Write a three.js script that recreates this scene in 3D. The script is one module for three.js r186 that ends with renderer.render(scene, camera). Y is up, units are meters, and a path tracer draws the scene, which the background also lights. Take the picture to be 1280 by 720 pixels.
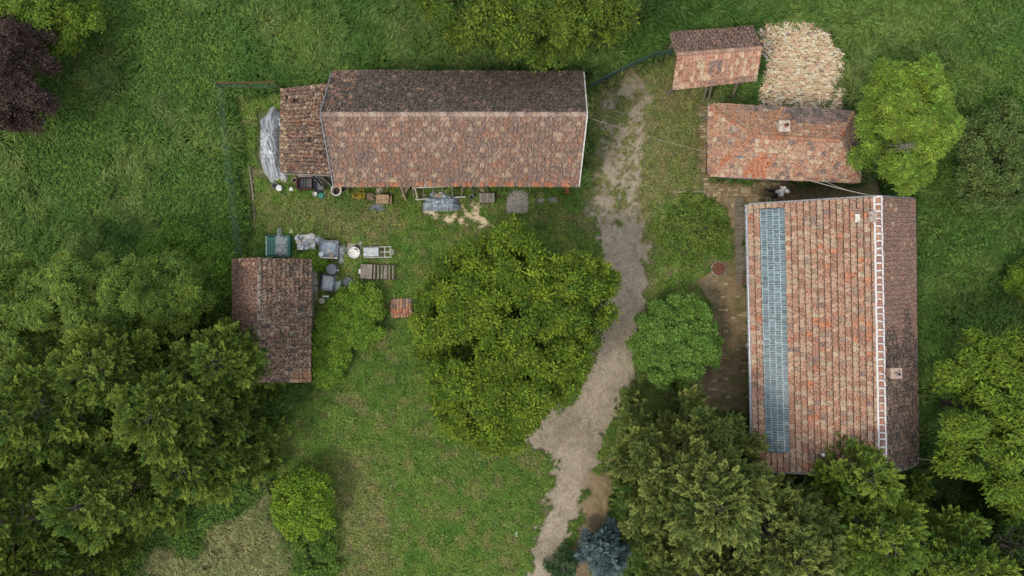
import * as THREE from 'three';
import { mergeGeometries, toCreasedNormals } from 'three/addons/utils/BufferGeometryUtils.js';
import { MarchingCubes } from 'three/addons/objects/MarchingCubes.js';

// ------------------------------------------------------------------ camera, sky, sun, exposure
const ALT = 37, FOCAL = 853;                       // drone height in metres; focal length in pixels of the 1280 x 720 photograph
const scene = new THREE.Scene();
const camera = new THREE.PerspectiveCamera(2 * Math.atan(360 / FOCAL) * 180 / Math.PI, 16 / 9, 0.5, 900);
camera.position.set(0, ALT, 0);
camera.up.set(0, 0, -1);
camera.lookAt(0, 0, 0);

const SUN = new THREE.Vector3(-0.62, 1.0, 0.5).normalize();
{ // overcast sky, brighter towards the zenith
  const w = 128, h = 64, d = new Float32Array(w * h * 4);
  for (let j = 0; j < h; j++) for (let i = 0; i < w; i++) {
    const el = ((j + 0.5) / h - 0.5) * Math.PI, s = Math.sin(el);
    let L = s > 0 ? 0.62 * (1 + 2 * s) / 3 + 0.1 : 0.16;
    const o = (j * w + i) * 4;
    d[o] = L * 0.97; d[o + 1] = L; d[o + 2] = L * 1.06; d[o + 3] = 1;
  }
  const t = new THREE.DataTexture(d, w, h, THREE.RGBAFormat, THREE.FloatType);
  t.mapping = THREE.EquirectangularReflectionMapping; t.magFilter = THREE.LinearFilter; t.minFilter = THREE.LinearFilter;
  t.wrapS = THREE.RepeatWrapping; t.needsUpdate = true;
  scene.background = t; scene.environment = t;
}
const sun = new THREE.DirectionalLight(0xfff2e0, 1.3);
sun.position.copy(SUN).multiplyScalar(80); sun.castShadow = true; sun.shadow.radius = 24;
Object.assign(sun.shadow.camera, { left: -45, right: 45, top: 45, bottom: -45, near: 1, far: 200 });
sun.shadow.mapSize.set(4096, 4096);
scene.add(sun, sun.target);
const renderer = new THREE.WebGLRenderer({ antialias: true });
renderer.toneMapping = THREE.LinearToneMapping;
renderer.toneMappingExposure = 2.0;
renderer.shadowMap.enabled = true;

// ------------------------------------------------------------------ helpers
const V = (x, y, z) => new THREE.Vector3(x, y, z);
const KM = ALT / FOCAL;                            // metres on the ground for one photograph pixel
const G = (px, py, h = 0) => V((px - 640) / FOCAL * (ALT - h), h, (py - 360) / FOCAL * (ALT - h));
function rng(seed) { let a = seed >>> 0; return () => { a = (a + 0x6D2B79F5) | 0; let t = Math.imul(a ^ (a >>> 15), 1 | a); t = (t + Math.imul(t ^ (t >>> 7), 61 | t)) ^ t; return ((t ^ (t >>> 14)) >>> 0) / 4294967296; }; }
const lerp = (a, b, t) => a + (b - a) * t, clamp = (x, a = 0, b = 1) => Math.min(b, Math.max(a, x));
const sstep = (a, b, x) => { const t = clamp((x - a) / (b - a)); return t * t * (3 - 2 * t); };
const mix3 = (a, b, t) => [lerp(a[0], b[0], t), lerp(a[1], b[1], t), lerp(a[2], b[2], t)];
function hash(x, y) { let h = Math.imul(x, 374761393) + Math.imul(y, 668265263); h = Math.imul(h ^ (h >>> 13), 1274126177); return ((h ^ (h >>> 16)) >>> 0) / 4294967296; }
function noise(x, y) {
  const ix = Math.floor(x), iy = Math.floor(y), fx = x - ix, fy = y - iy, u = fx * fx * (3 - 2 * fx), v = fy * fy * (3 - 2 * fy);
  return lerp(lerp(hash(ix, iy), hash(ix + 1, iy), u), lerp(hash(ix, iy + 1), hash(ix + 1, iy + 1), u), v);
}
function fbm(x, y, o = 4) { let s = 0, a = 0.5, n = 0; for (let i = 0; i < o; i++) { s += a * noise(x, y); n += a; a *= 0.5; x = x * 2.03 + 17.1; y = y * 2.03 + 9.7; } return s / n; }
const counts = {};
function numbered(name) { const n = counts[name] = (counts[name] ?? -1) + 1; return n ? `${name}_${String(n).padStart(3, '0')}` : name; }
function tag(o, label, category, group) { o.userData.label = label; o.userData.category = category; if (group) o.userData.group = group; return o; }
function thing(name, label, category, pos, turn = 0, group) {
  const o = new THREE.Group(); o.name = numbered(name); o.position.copy(pos); o.rotation.y = turn; scene.add(o); return tag(o, label, category, group);
}
function plain(g) { const n = g.index ? g.toNonIndexed() : g; for (const k of Object.keys(n.attributes)) if (!['position', 'normal', 'uv'].includes(k)) n.deleteAttribute(k); if (!n.attributes.uv) n.setAttribute('uv', new THREE.BufferAttribute(new Float32Array(n.attributes.position.count * 2), 2)); return n; }
function boxUV(g) {               // uv in metres from the face that a triangle looks along
  const p = g.attributes.position, n = g.attributes.normal, uv = new Float32Array(p.count * 2);
  for (let i = 0; i < p.count; i++) {
    const ax = Math.abs(n.getX(i)), ay = Math.abs(n.getY(i)), az = Math.abs(n.getZ(i));
    if (ay >= ax && ay >= az) { uv[2 * i] = p.getX(i); uv[2 * i + 1] = p.getZ(i); }
    else if (ax >= az) { uv[2 * i] = p.getZ(i); uv[2 * i + 1] = p.getY(i); } else { uv[2 * i] = p.getX(i); uv[2 * i + 1] = p.getY(i); }
  }
  g.setAttribute('uv', new THREE.BufferAttribute(uv, 2)); return g;
}
function mk(parent, name, geos, mat, uvBox = true) {
  let g = Array.isArray(geos) ? mergeGeometries(geos.map(plain)) : geos;
  if (uvBox) g = boxUV(plain(g));
  const m = new THREE.Mesh(g, mat); m.name = name; parent.add(m); return m;
}
function bx(w, h, d, x = 0, y = 0, z = 0, rx = 0, ry = 0, rz = 0) {   // box with a small chamfer, centred at x y z
  const c = Math.min(0.012, w * 0.2, h * 0.2, d * 0.2), s = new THREE.Shape();
  const a = w / 2 - c, b = d / 2 - c; s.moveTo(-a, -b); s.lineTo(a, -b); s.lineTo(a, b); s.lineTo(-a, b); s.closePath();
  const g = new THREE.ExtrudeGeometry(s, { depth: h - 2 * c, bevelEnabled: true, bevelThickness: c, bevelSize: c, bevelSegments: 1 });
  g.rotateX(-Math.PI / 2); g.translate(0, -h / 2 + c, 0);
  g.rotateX(rx); g.rotateY(ry); g.rotateZ(rz); g.translate(x, y, z); return g;
}
const cyl = (r1, r2, h, x, y, z, seg = 20) => new THREE.CylinderGeometry(r1, r2, h, seg).translate(x, y, z);
function rod(p, q, r, seg = 6, r2 = r) {
  const d = V().subVectors(q, p), g = new THREE.CylinderGeometry(r2, r, d.length(), seg);
  g.applyQuaternion(new THREE.Quaternion().setFromUnitVectors(V(0, 1, 0), d.clone().normalize())); g.translate((p.x + q.x) / 2, (p.y + q.y) / 2, (p.z + q.z) / 2); return g;
}
function bar(p, q, w, h) {       // squared timber from p to q
  const d = V().subVectors(q, p), g = new THREE.BoxGeometry(w, d.length(), h);
  g.applyQuaternion(new THREE.Quaternion().setFromUnitVectors(V(0, 1, 0), d.clone().normalize())); g.translate((p.x + q.x) / 2, (p.y + q.y) / 2, (p.z + q.z) / 2); return g;
}
const lathe = (pts, seg = 24) => new THREE.LatheGeometry(pts.map(p => new THREE.Vector2(p[0], p[1])), seg);
function limb(pts, r0, r1, seg = 6) {                 // tapered tube along points
  const c = new THREE.CatmullRomCurve3(pts), n = Math.max(3, pts.length * 2), g = new THREE.TubeGeometry(c, n, 1, seg), p = g.attributes.position;
  for (let i = 0; i <= n; i++) { const o = c.getPointAt(i / n), r = lerp(r0, r1, i / n); for (let j = 0; j <= seg; j++) { const k = i * (seg + 1) + j; p.setXYZ(k, o.x + (p.getX(k) - o.x) * r, o.y + (p.getY(k) - o.y) * r, o.z + (p.getZ(k) - o.z) * r); } }
  return g;
}
// ------------------------------------------------------------------ textures and materials
function tex(w, h, f, srgb = true, rep = 1) {
  const d = new Uint8Array(w * h * 4);
  for (let j = 0; j < h; j++) for (let i = 0; i < w; i++) { const c = f(i, j), o = (j * w + i) * 4; d[o] = clamp(c[0]) * 255; d[o + 1] = clamp(c[1]) * 255; d[o + 2] = clamp(c[2]) * 255; d[o + 3] = 255; }
  const t = new THREE.DataTexture(d, w, h); t.colorSpace = srgb ? THREE.SRGBColorSpace : THREE.NoColorSpace;
  t.wrapS = t.wrapT = THREE.RepeatWrapping; t.magFilter = THREE.LinearFilter; t.minFilter = THREE.LinearMipmapLinearFilter; t.generateMipmaps = true; t.repeat.set(rep, rep); t.needsUpdate = true; return t;
}
const gray = v => [v, v, v];
const wrapN = (i, n, s, o = 3) => { const t = i.map(q => q / n), b = (x, y) => fbm(x * s, y * s, o); const [x, y] = t; const wx = sstep(0.8, 1, x), wy = sstep(0.8, 1, y); return lerp(lerp(b(x, y), b(x - 1, y), wx), lerp(b(x, y - 1), b(x - 1, y - 1), wx), wy); };
// weathering on fired clay: grain, soot-dark algae and pale lichen discs
const clayMap = tex(1024, 1024, (i, j) => {
  const g = wrapN([i, j], 1024, 46, 2), m = wrapN([i + 40, j], 1024, 26), l = wrapN([i, j + 177], 1024, 30, 3), w = wrapN([i + 300, j + 90], 1024, 11);
  let v = 0.88 + (g - 0.5) * 0.4; v *= 1 - 0.26 * sstep(0.5, 0.66, m);
  let c = [v, v * lerp(0.94, 1.03, w), v * lerp(0.9, 1.05, w)];
  const s = sstep(0.58, 0.72, l) * 0.5; return [lerp(c[0], 0.93, s), lerp(c[1], 0.98, s), lerp(c[2], 0.97, s)];
}, true, 0.6);
const streakMap = tex(1024, 1024, (i, j) => {          // run-off streaks down the slope, grain and lichen
  const g = wrapN([i * 2, j * 0.5], 1024, 60, 2), m = wrapN([i * 2.2 + 40, j * 0.55], 1024, 24), l = wrapN([i * 1.6, j * 0.7 + 177], 1024, 34, 3);
  let v = 0.84 + (g - 0.5) * 0.5; v *= 1 - 0.36 * sstep(0.47, 0.62, m);
  const s = sstep(0.58, 0.7, l) * 0.6; return [lerp(v, 0.95, s), lerp(v * 0.98, 0.99, s), lerp(v * 0.96, 0.97, s)];
}, true, 0.6);
const mossMap = tex(1024, 1024, (i, j) => {
  const g = wrapN([i, j], 1024, 80, 2), m = wrapN([i + 140, j], 1024, 34), l = wrapN([i, j + 177], 1024, 40, 3);
  let v = 0.74 + (g - 0.5) * 0.6; v *= 1 - 0.6 * sstep(0.46, 0.58, m);
  const s = sstep(0.6, 0.68, l); return [lerp(v, 1, s), lerp(v * 0.97, 0.98, s), lerp(v * 0.93, 0.93, s)];
}, true, 0.6);
const plasterMap = tex(256, 256, (i, j) => { const v = 0.78 + 0.3 * (wrapN([i, j], 256, 8) - 0.5) + 0.16 * (wrapN([i, j], 256, 60, 2) - 0.5); return [v, v * 0.98, v * 0.94]; }, true, 0.4);
const woodMap = tex(256, 256, (i, j) => { const v = 0.78 + 0.4 * (wrapN([i * 6, j * 0.4], 256, 14, 3) - 0.5) + 0.2 * (wrapN([i, j], 256, 9) - 0.5); return [v, v * 0.98, v * 0.95]; }, true, 0.9);
const grimeMap = tex(256, 256, (i, j) => { const v = 0.86 + 0.3 * (wrapN([i, j], 256, 12) - 0.5) + 0.14 * (wrapN([i, j], 256, 70, 2) - 0.5), s = sstep(0.6, 0.72, wrapN([i + 90, j], 256, 22)); return [v * (1 - 0.22 * s), v * (1 - 0.27 * s), v * (1 - 0.34 * s)]; }, true, 1.1);
const roughBump = tex(256, 256, (i, j) => gray(0.5 + 0.9 * (wrapN([i, j], 256, 50, 3) - 0.5)), false, 2);
const lin = (r, g, b) => new THREE.Color().setRGB(r, g, b);
function mat(c, rough = 0.85, o = {}) { return new THREE.MeshStandardMaterial({ color: lin(...c), roughness: rough, side: THREE.DoubleSide, ...o }); }
const M = {
  clay: mat([1, 1, 1], 0.9, { vertexColors: true, map: clayMap, bumpMap: roughBump, bumpScale: 0.004 }),
  streaky: mat([1, 1, 1], 0.92, { vertexColors: true, map: streakMap, bumpMap: roughBump, bumpScale: 0.004 }),
  mossy: mat([1, 1, 1], 0.95, { vertexColors: true, map: mossMap, bumpMap: roughBump, bumpScale: 0.006 }),
  vertex: mat([1, 1, 1], 0.85, { vertexColors: true, map: grimeMap }),
  plaster: mat([0.55, 0.52, 0.46], 0.95, { map: plasterMap }),
  greyPlaster: mat([0.36, 0.34, 0.3], 0.95, { map: plasterMap }),
  mortar: mat([0.82, 0.8, 0.8], 0.95, { map: grimeMap }),
  oldMortar: mat([0.42, 0.38, 0.34], 0.95, { map: plasterMap }),
  deck: mat([0.06, 0.045, 0.035], 0.95, { map: woodMap }),
  greyWood: mat([0.3, 0.275, 0.24], 0.9, { map: woodMap }),
  paleWood: mat([0.42, 0.35, 0.25], 0.85, { map: woodMap }),
  brownWood: mat([0.17, 0.11, 0.07], 0.85, { map: woodMap }),
  darkWood: mat([0.085, 0.07, 0.06], 0.9, { map: woodMap }),
  concrete: mat([0.3, 0.285, 0.25], 0.95, { map: grimeMap, bumpMap: roughBump, bumpScale: 0.006 }),
  sunkSlab: mat([0.2, 0.175, 0.135], 0.95, { map: grimeMap, bumpMap: roughBump, bumpScale: 0.006 }),
  zinc: mat([0.6, 0.62, 0.66], 0.35, { metalness: 0.6, map: grimeMap }),
  whitePaint: mat([0.72, 0.72, 0.7], 0.5, { map: grimeMap }),
  cream: mat([0.6, 0.54, 0.42], 0.6, { map: grimeMap }),
  dark: mat([0.02, 0.02, 0.022], 0.8, { map: grimeMap }),
  soilDark: mat([0.045, 0.034, 0.024], 1, { map: grimeMap }),
  greyMetal: mat([0.26, 0.28, 0.3], 0.5, { map: grimeMap }),
  palePanel: mat([0.48, 0.52, 0.55], 0.5, { map: grimeMap }),
  slate: mat([0.16, 0.18, 0.2], 0.6, { map: grimeMap }),
  rust: mat([0.17, 0.065, 0.035], 0.85, { map: grimeMap }),
  darkRed: mat([0.09, 0.018, 0.018], 0.6, { map: grimeMap }),
  greenPlastic: mat([0.02, 0.22, 0.15], 0.45, { map: grimeMap }),
  greenFrame: mat([0.025, 0.16, 0.12], 0.5, { map: grimeMap }),
  paleGreen: mat([0.45, 0.68, 0.58], 0.5, { map: grimeMap }),
  orange: mat([0.3, 0.12, 0.02], 0.7, { map: grimeMap }),
  yellow: mat([0.62, 0.46, 0.05], 0.6, { map: grimeMap }),
  cardboard: mat([0.42, 0.29, 0.17], 0.9, { map: grimeMap }),
  sack: mat([0.24, 0.18, 0.12], 0.95, { map: grimeMap, bumpMap: roughBump, bumpScale: 0.01 }),
  blueGrey: mat([0.13, 0.15, 0.18], 0.55, { map: grimeMap }),
  fenceWire: mat([0.09, 0.16, 0.12], 0.6, { metalness: 0.2 }),
  fenceNet: mat([0.03, 0.07, 0.048], 0.8),
  cable: mat([0.3, 0.29, 0.27], 0.7),
  bark: mat([0.12, 0.1, 0.08], 0.95, { map: woodMap }),
  paleBark: mat([0.26, 0.24, 0.21], 0.95, { map: woodMap }),
  tarp: new THREE.MeshPhysicalMaterial({ color: lin(0.5, 0.54, 0.59), roughness: 0.32, side: THREE.DoubleSide, clearcoat: 0.5, clearcoatRoughness: 0.3, map: grimeMap }),
  blueTarp: new THREE.MeshPhysicalMaterial({ color: lin(0.33, 0.41, 0.48), roughness: 0.35, side: THREE.DoubleSide, clearcoat: 0.4, clearcoatRoughness: 0.35, map: grimeMap }),
  film: new THREE.MeshPhysicalMaterial({ color: lin(0.8, 0.86, 0.9), roughness: 0.28, transmission: 0.72, thickness: 0, side: THREE.DoubleSide }),
  glass: new THREE.MeshPhysicalMaterial({ color: lin(0.75, 0.85, 0.9), roughness: 0.06, transmission: 0.85, thickness: 0, side: THREE.DoubleSide }),
  windowGlass: new THREE.MeshPhysicalMaterial({ color: lin(0.06, 0.1, 0.12), roughness: 0.05, side: THREE.DoubleSide, clearcoat: 1 }),
  blueTile: mat([1, 1, 1], 0.3, { vertexColors: true, map: grimeMap }),
};
// ------------------------------------------------------------------ where the ground is bare, worn, mown or wild (coordinates in photograph pixels at ground level)
class Zone {
  constructor(pts, feather, amp = 0, ns = 0.06) { this.p = pts; this.f = feather; this.a = amp; this.ns = ns; const m = feather + amp; this.b = [Math.min(...pts.map(q => q[0])) - m, Math.min(...pts.map(q => q[1])) - m, Math.max(...pts.map(q => q[0])) + m, Math.max(...pts.map(q => q[1])) + m]; }
  at(x, y) {
    const b = this.b; if (x < b[0] || y < b[1] || x > b[2] || y > b[3]) return 0;
    let d = 1e9, s = false; const p = this.p;
    for (let i = 0, j = p.length - 1; i < p.length; j = i++) {
      const [ax, ay] = p[j], [bx_, by] = p[i], ex = bx_ - ax, ey = by - ay, t = clamp(((x - ax) * ex + (y - ay) * ey) / (ex * ex + ey * ey));
      const dx = x - ax - ex * t, dy = y - ay - ey * t; d = Math.min(d, dx * dx + dy * dy);
      if ((ay > y) !== (by > y) && x < ex * (y - ay) / ey + ax) s = !s;
    }
    d = Math.sqrt(d) * (s ? -1 : 1); if (this.a) d += (fbm(x * this.ns, y * this.ns) - 0.5) * 2.4 * this.a;
    return sstep(this.f, -this.f, d);
  }
}
const Z = {
  lawn: new Zone([[290, 118], [420, 118], [420, 235], [735, 235], [733, 118], [840, 70], [900, 118], [885, 245], [925, 250], [925, 420], [860, 500], [770, 560], [740, 740], [385, 740], [330, 560], [395, 470], [395, 340], [310, 322]], 8, 10),
  drive: new Zone([[748, 280], [806, 278], [811, 340], [806, 400], [796, 455], [774, 505], [754, 560], [742, 600], [720, 640], [698, 690], [688, 740], [650, 740], [668, 672], [690, 610], [690, 570], [640, 552], [628, 520], [700, 515], [728, 470], [742, 400], [750, 340]], 12, 12, 0.09),
  upper: new Zone([[795, 85], [818, 92], [812, 140], [805, 200], [802, 300], [748, 300], [736, 270], [738, 200], [742, 150], [770, 105]], 14, 14),
  stone: new Zone([[798, 140], [806, 140], [802, 200], [796, 250], [786, 252], [790, 200]], 5, 8, 0.1),
  bare: new Zone([[630, 515], [705, 508], [700, 560], [650, 550]], 9, 14),
  dryEast: new Zone([[745, 100], [838, 75], [905, 118], [888, 240], [822, 255], [812, 400], [804, 330], [735, 290], [738, 150]], 16, 14),
  soil: new Zone([[738, 590], [775, 560], [765, 650], [740, 740], [690, 740], [705, 690], [726, 640]], 8, 12),
  yard: new Zone([[871, 134], [890, 134], [890, 225], [1100, 225], [1100, 262], [934, 262], [940, 520], [850, 520], [846, 470], [895, 440], [882, 380], [872, 348], [908, 332], [916, 300], [905, 262], [876, 250]], 6, 7),
  straw: new Zone([[535, 266], [560, 258], [585, 248], [600, 246], [612, 268], [628, 285], [600, 292], [575, 280], [545, 278]], 8, 16, 0.09),
  pale: new Zone([[150, 650], [250, 600], [330, 590], [345, 660], [400, 740], [100, 740]], 22, 20),
  furrow: new Zone([[428, 560], [470, 575], [500, 740], [432, 740], [420, 640]], 16, 12),
  fenceEdge: new Zone([[742, 104], [800, 78], [838, 74], [838, 80], [802, 86], [750, 112]], 3, 3),
  worn: new Zone([[330, 250], [470, 250], [520, 290], [430, 300], [340, 280]], 14, 20),
  houseEast: new Zone([[1098, 590], [1150, 588], [1140, 640], [1090, 625]], 8, 8),
};
const FOOT = [[[352, 108], [733, 91], [724, 226], [354, 214]], [[890, 140], [1064, 145], [1068, 218], [890, 212]], [[940, 262], [1132, 258], [1135, 565], [944, 570]], [[296, 326], [386, 326], [386, 470], [296, 470]]].map(p => new Zone(p, 1));
function info(px, py) {
  const z = {}; for (const k in Z) z[k] = Z[k].at(px, py);
  z.drive = sstep(0.34, 0.66, z.drive + (fbm(px * 0.22 + 11, py * 0.22, 3) - 0.5) * 3.4 * z.drive * (1 - z.drive));
  z.gravel = Math.max(z.drive, z.bare * 0.85, z.stone * 0.9, z.upper * 0.9 * sstep(0.32, 0.56, 0.6 * fbm(px * 0.07, py * 0.07) + 0.4 * fbm(px * 0.3, py * 0.3 + 8, 2) + 0.06));
  z.earth = Math.max(z.soil, z.yard, z.houseEast, z.fenceEdge);
  z.dry = clamp(Math.max(z.dryEast * 0.6, z.worn * 0.45, z.pale * 0.8, z.furrow * 0.5, z.upper * 0.6) * (0.45 + 1.1 * fbm(px * 0.05 + 9, py * 0.05)) + 0.2 * sstep(0.55, 0.75, fbm(px * 0.03 + 50, py * 0.03)));
  z.dry += 0.6 * sstep(0.56, 0.67, fbm(px * 0.11 + 3, py * 0.11 + 80)) * z.lawn;
  z.dry = clamp(z.dry); return z;
}
// ------------------------------------------------------------------ ground
{
  const W = 2048, H = 1280, EX = 38, EZ = 23.75;
  const d = new Uint8Array(W * H * 4), bp = new Uint8Array(W * H * 4), enc = v => 255 * (v <= 0.0031308 ? v * 12.92 : 1.055 * Math.pow(v, 1 / 2.4) - 0.055);
  let z = null;
  for (let j = 0; j < H; j++) for (let i = 0; i < W; i++) {
    const x = ((i + 0.5) / W * 2 - 1) * EX, y = ((j + 0.5) / H * 2 - 1) * EZ, px = x / KM + 640, py = y / KM + 360;
    if (i % 2 === 0 || !z) z = info(px, py);
    const n1 = fbm(px * 0.16, py * 0.16), n2 = fbm(px * 0.7 + 5, py * 0.7, 2), n3 = hash(i, j), n4 = fbm(px * 0.035, py * 0.035 + 33, 3);
    let c = mix3([0.034, 0.06, 0.014], [0.075, 0.09, 0.032], z.lawn * 0.8 + 0.3 * n1 - 0.1);
    c = mix3(c, [0.21, 0.175, 0.1], z.dry * 0.85);
    let grv = mix3([0.165, 0.135, 0.096], [0.3, 0.258, 0.195], clamp(n1 * 0.9 + n4 * 0.9 - 0.35));
    grv = grv.map(v => v * (0.8 + 0.26 * n2 + 0.14 * n3)); c = mix3(c, grv, z.gravel);
    let so = mix3([0.12, 0.09, 0.052], [0.23, 0.172, 0.1], clamp(n1 * 1.4 - 0.25)); so = mix3(so, [0.09, 0.085, 0.02], 0.5 * sstep(0.5, 0.66, fbm(px * 0.08, py * 0.08 + 200)));
    c = mix3(c, so, z.earth * 0.92);
    c = mix3(c, [0.5, 0.41, 0.27], z.straw * sstep(0.36, 0.52, n2 * 0.55 + n1 * 0.45));
    const k = 0.68 + 0.42 * n2 + 0.22 * n3, o = (j * W + i) * 4;
    for (let q = 0; q < 3; q++) d[o + q] = clamp(enc(c[q] * k), 0, 255);
    bp[o] = bp[o + 1] = bp[o + 2] = clamp(n2 * 0.6 + n1 * 0.3 + n3 * 0.15) * 255; d[o + 3] = bp[o + 3] = 255;
  }
  const t = new THREE.DataTexture(d, W, H); t.colorSpace = THREE.SRGBColorSpace; const b = new THREE.DataTexture(bp, W, H);
  for (const q of [t, b]) { q.magFilter = THREE.LinearFilter; q.minFilter = THREE.LinearFilter; q.needsUpdate = true; }
  const g = new THREE.PlaneGeometry(EX * 2, EZ * 2, 8, 8); g.rotateX(-Math.PI / 2);
  const p = g.attributes.position, uv = g.attributes.uv; for (let i = 0; i < p.count; i++) uv.setXY(i, p.getX(i) / EX / 2 + 0.5, p.getZ(i) / EZ / 2 + 0.5);
  const m = mk(scene, 'ground', g, new THREE.MeshStandardMaterial({ map: t, bumpMap: b, bumpScale: 0.035, roughness: 1, side: THREE.DoubleSide }), false);
  m.userData.kind = 'structure'; m.userData.label = 'grassy farmyard ground with a gravel track and trodden earth';
  // open meadow outside it, out to the horizon
  const far = new THREE.Shape(); far.moveTo(-400, -400); far.lineTo(400, -400); far.lineTo(400, 400); far.lineTo(-400, 400);
  const hole = new THREE.Path(); hole.moveTo(-EX, -EZ); hole.lineTo(-EX, EZ); hole.lineTo(EX, EZ); hole.lineTo(EX, -EZ); far.holes.push(hole);
  const fg = new THREE.ShapeGeometry(far); fg.rotateX(-Math.PI / 2);
  const ft = tex(512, 512, (i, j) => { const v = 0.6 + 0.5 * wrapN([i, j], 512, 40, 3), w = wrapN([i + 60, j], 512, 9); return [v * lerp(0.24, 0.32, w), v * lerp(0.31, 0.33, w), v * 0.15]; }, true, 0.06);
  const f = mk(scene, 'meadow', fg, new THREE.MeshStandardMaterial({ map: ft, roughness: 1, side: THREE.DoubleSide }));
  f.userData.kind = 'structure';
}
// ------------------------------------------------------------------ grass and herbs (uncountable: stuff)
function blades(seed, n, h, spread, width, lean, tint, aim) {
  const r = rng(seed), pos = [], col = [];
  for (let i = 0; i < n; i++) {
    const a = r() * 6.283, d = Math.sqrt(r()) * spread, x = Math.cos(a) * d, z = Math.sin(a) * d, b = r() < (aim ?? 0) ? (r() - 0.5) * 1.2 : r() * 6.283, H = h * (0.55 + 0.75 * r()), L = lean * H * (0.4 + 0.9 * r()), w = width * (0.6 + 0.8 * r());
    const dx = Math.cos(b), dz = Math.sin(b), nx = -dz * w / 2, nz = dx * w / 2, P = (t, s) => [x + dx * L * t * t + nx * s, H * (1 - (1 - t) * (1 - t) * 0.999) * (1 - 0.25 * lean * t * t), z + dz * L * t * t + nz * s];
    const q = [P(0, -1), P(0, 1), P(0.5, -0.9), P(0.5, 0.9), P(1, 0)], c = 0.6 + 0.8 * r(), yl = r() < tint ? 1 : 0;
    for (const k of [0, 1, 3, 0, 3, 2, 2, 3, 4]) { pos.push(...q[k]); col.push(c * (1 + 0.5 * yl), c * (1 + 0.1 * yl), c * (1 - 0.1 * yl)); }
  }
  const g = new THREE.BufferGeometry(); g.setAttribute('position', new THREE.Float32BufferAttribute(pos, 3)); g.setAttribute('color', new THREE.Float32BufferAttribute(col, 3)); g.computeVertexNormals(); return g;
}
function leafShape(pos, col, o, dir, up, len, wid, c, fold = 0.25) {   // one folded leaf: four triangles
  const s = V().crossVectors(dir, up).normalize(), u = V().crossVectors(s, dir).normalize(), A = o, T = o.clone().addScaledVector(dir, len).addScaledVector(u, -len * 0.12), Mi = o.clone().addScaledVector(dir, len * 0.48);
  const l = Mi.clone().addScaledVector(s, wid / 2).addScaledVector(u, wid * fold), r = Mi.clone().addScaledVector(s, -wid / 2).addScaledVector(u, wid * fold);
  for (const v of [A, Mi, l, l, Mi, T, A, r, Mi, Mi, r, T]) { pos.push(v.x, v.y, v.z); col.push(c[0], c[1], c[2]); }
}
function geo(pos, col) { const g = new THREE.BufferGeometry(); g.setAttribute('position', new THREE.Float32BufferAttribute(pos, 3)); g.setAttribute('color', new THREE.Float32BufferAttribute(col, 3)); g.computeVertexNormals(); return g; }
function sprig(seed, n, len, wid, size, flat = 0.5) {                  // bunch of leaves round a point, spread over "size" metres
  const r = rng(seed), pos = [], col = [];
  for (let i = 0; i < n; i++) {
    const a = r() * 6.283, e = (r() - 0.35) * (1 - flat) * 1.6, dir = V(Math.cos(a) * Math.cos(e), Math.sin(e), Math.sin(a) * Math.cos(e)), d = size * Math.sqrt(r());
    const o = V(Math.cos(a + (r() - 0.5)) * d, (r() - 0.5) * size * 0.6, Math.sin(a + (r() - 0.5)) * d), c = 0.5 + 1.0 * r(), y = r() * 0.25;
    leafShape(pos, col, o, dir, V((r() - 0.5) * 0.9, 1, (r() - 0.5) * 0.9).normalize(), len * (0.7 + 0.6 * r()), wid * (0.7 + 0.6 * r()), [c * (1 + y), c, c * (1 - y)]);
  }
  return geo(pos, col);
}
function compound(seed, n, len, leaflets, lw) {                        // rosette of feathered leaves: walnut, robinia
  const r = rng(seed), pos = [], col = [];
  for (let i = 0; i < n; i++) {
    const a = i / n * 6.283 + (r() - 0.5) * 0.7, L = len * (0.75 + 0.5 * r()), rise = 0.35 - 0.5 * r(), c0 = 0.6 + 0.8 * r(), y = r() * 0.2;
    for (let k = 1; k <= leaflets; k++) {
      const t = 0.25 + 0.75 * k / leaflets, o = V(Math.cos(a) * L * t, L * t * rise - L * t * t * 0.4, Math.sin(a) * L * t);
      for (const s of k === leaflets ? [0] : [-1, 1]) { const b = a + s * 1.05, c = c0 * (0.7 + 0.6 * r()); leafShape(pos, col, o, V(Math.cos(b), -0.18 + 0.2 * r(), Math.sin(b)).normalize(), V((r() - 0.5) * 0.5, 1, (r() - 0.5) * 0.5).normalize(), lw * 2.3, lw, [c * (1 + y), c, c * (1 - y)], 0.12); }
    }
  }
  return geo(pos, col);
}
function spray(seed, len, n, w, droop = 0.15) {                        // needle spray along +z, flat in xz
  const r = rng(seed), pos = [], col = [];
  for (let i = 0; i < n; i++) {
    const t = (i + 0.5) / n, side = i % 2 ? 1 : -1, o = V(0, 0.12 * len * t - droop * len * t * t, len * t * 0.9), a = side * (0.95 - 0.55 * t) + (r() - 0.5) * 0.4, c = 0.5 + 1.0 * r();
    leafShape(pos, col, o, V(Math.sin(a), 0.3 * (r() - 0.25), Math.cos(a)).normalize(), V((r() - 0.5) * 0.8, 1, (r() - 0.5) * 0.8).normalize(), len * (0.52 - 0.22 * t) * (0.8 + 0.4 * r()), w * (0.8 + 0.5 * r()), [c, c, c], 0.3);
  }
  return geo(pos, col);
}
const plant = (rough, spec) => new THREE.MeshPhysicalMaterial({ color: lin(1, 1, 1), vertexColors: true, roughness: rough, specularIntensity: spec, side: THREE.DoubleSide });
const grassMat = plant(0.9, 0.25), foliageMat = plant(0.7, 0.4), needleMat = plant(0.9, 0.2);
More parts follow.
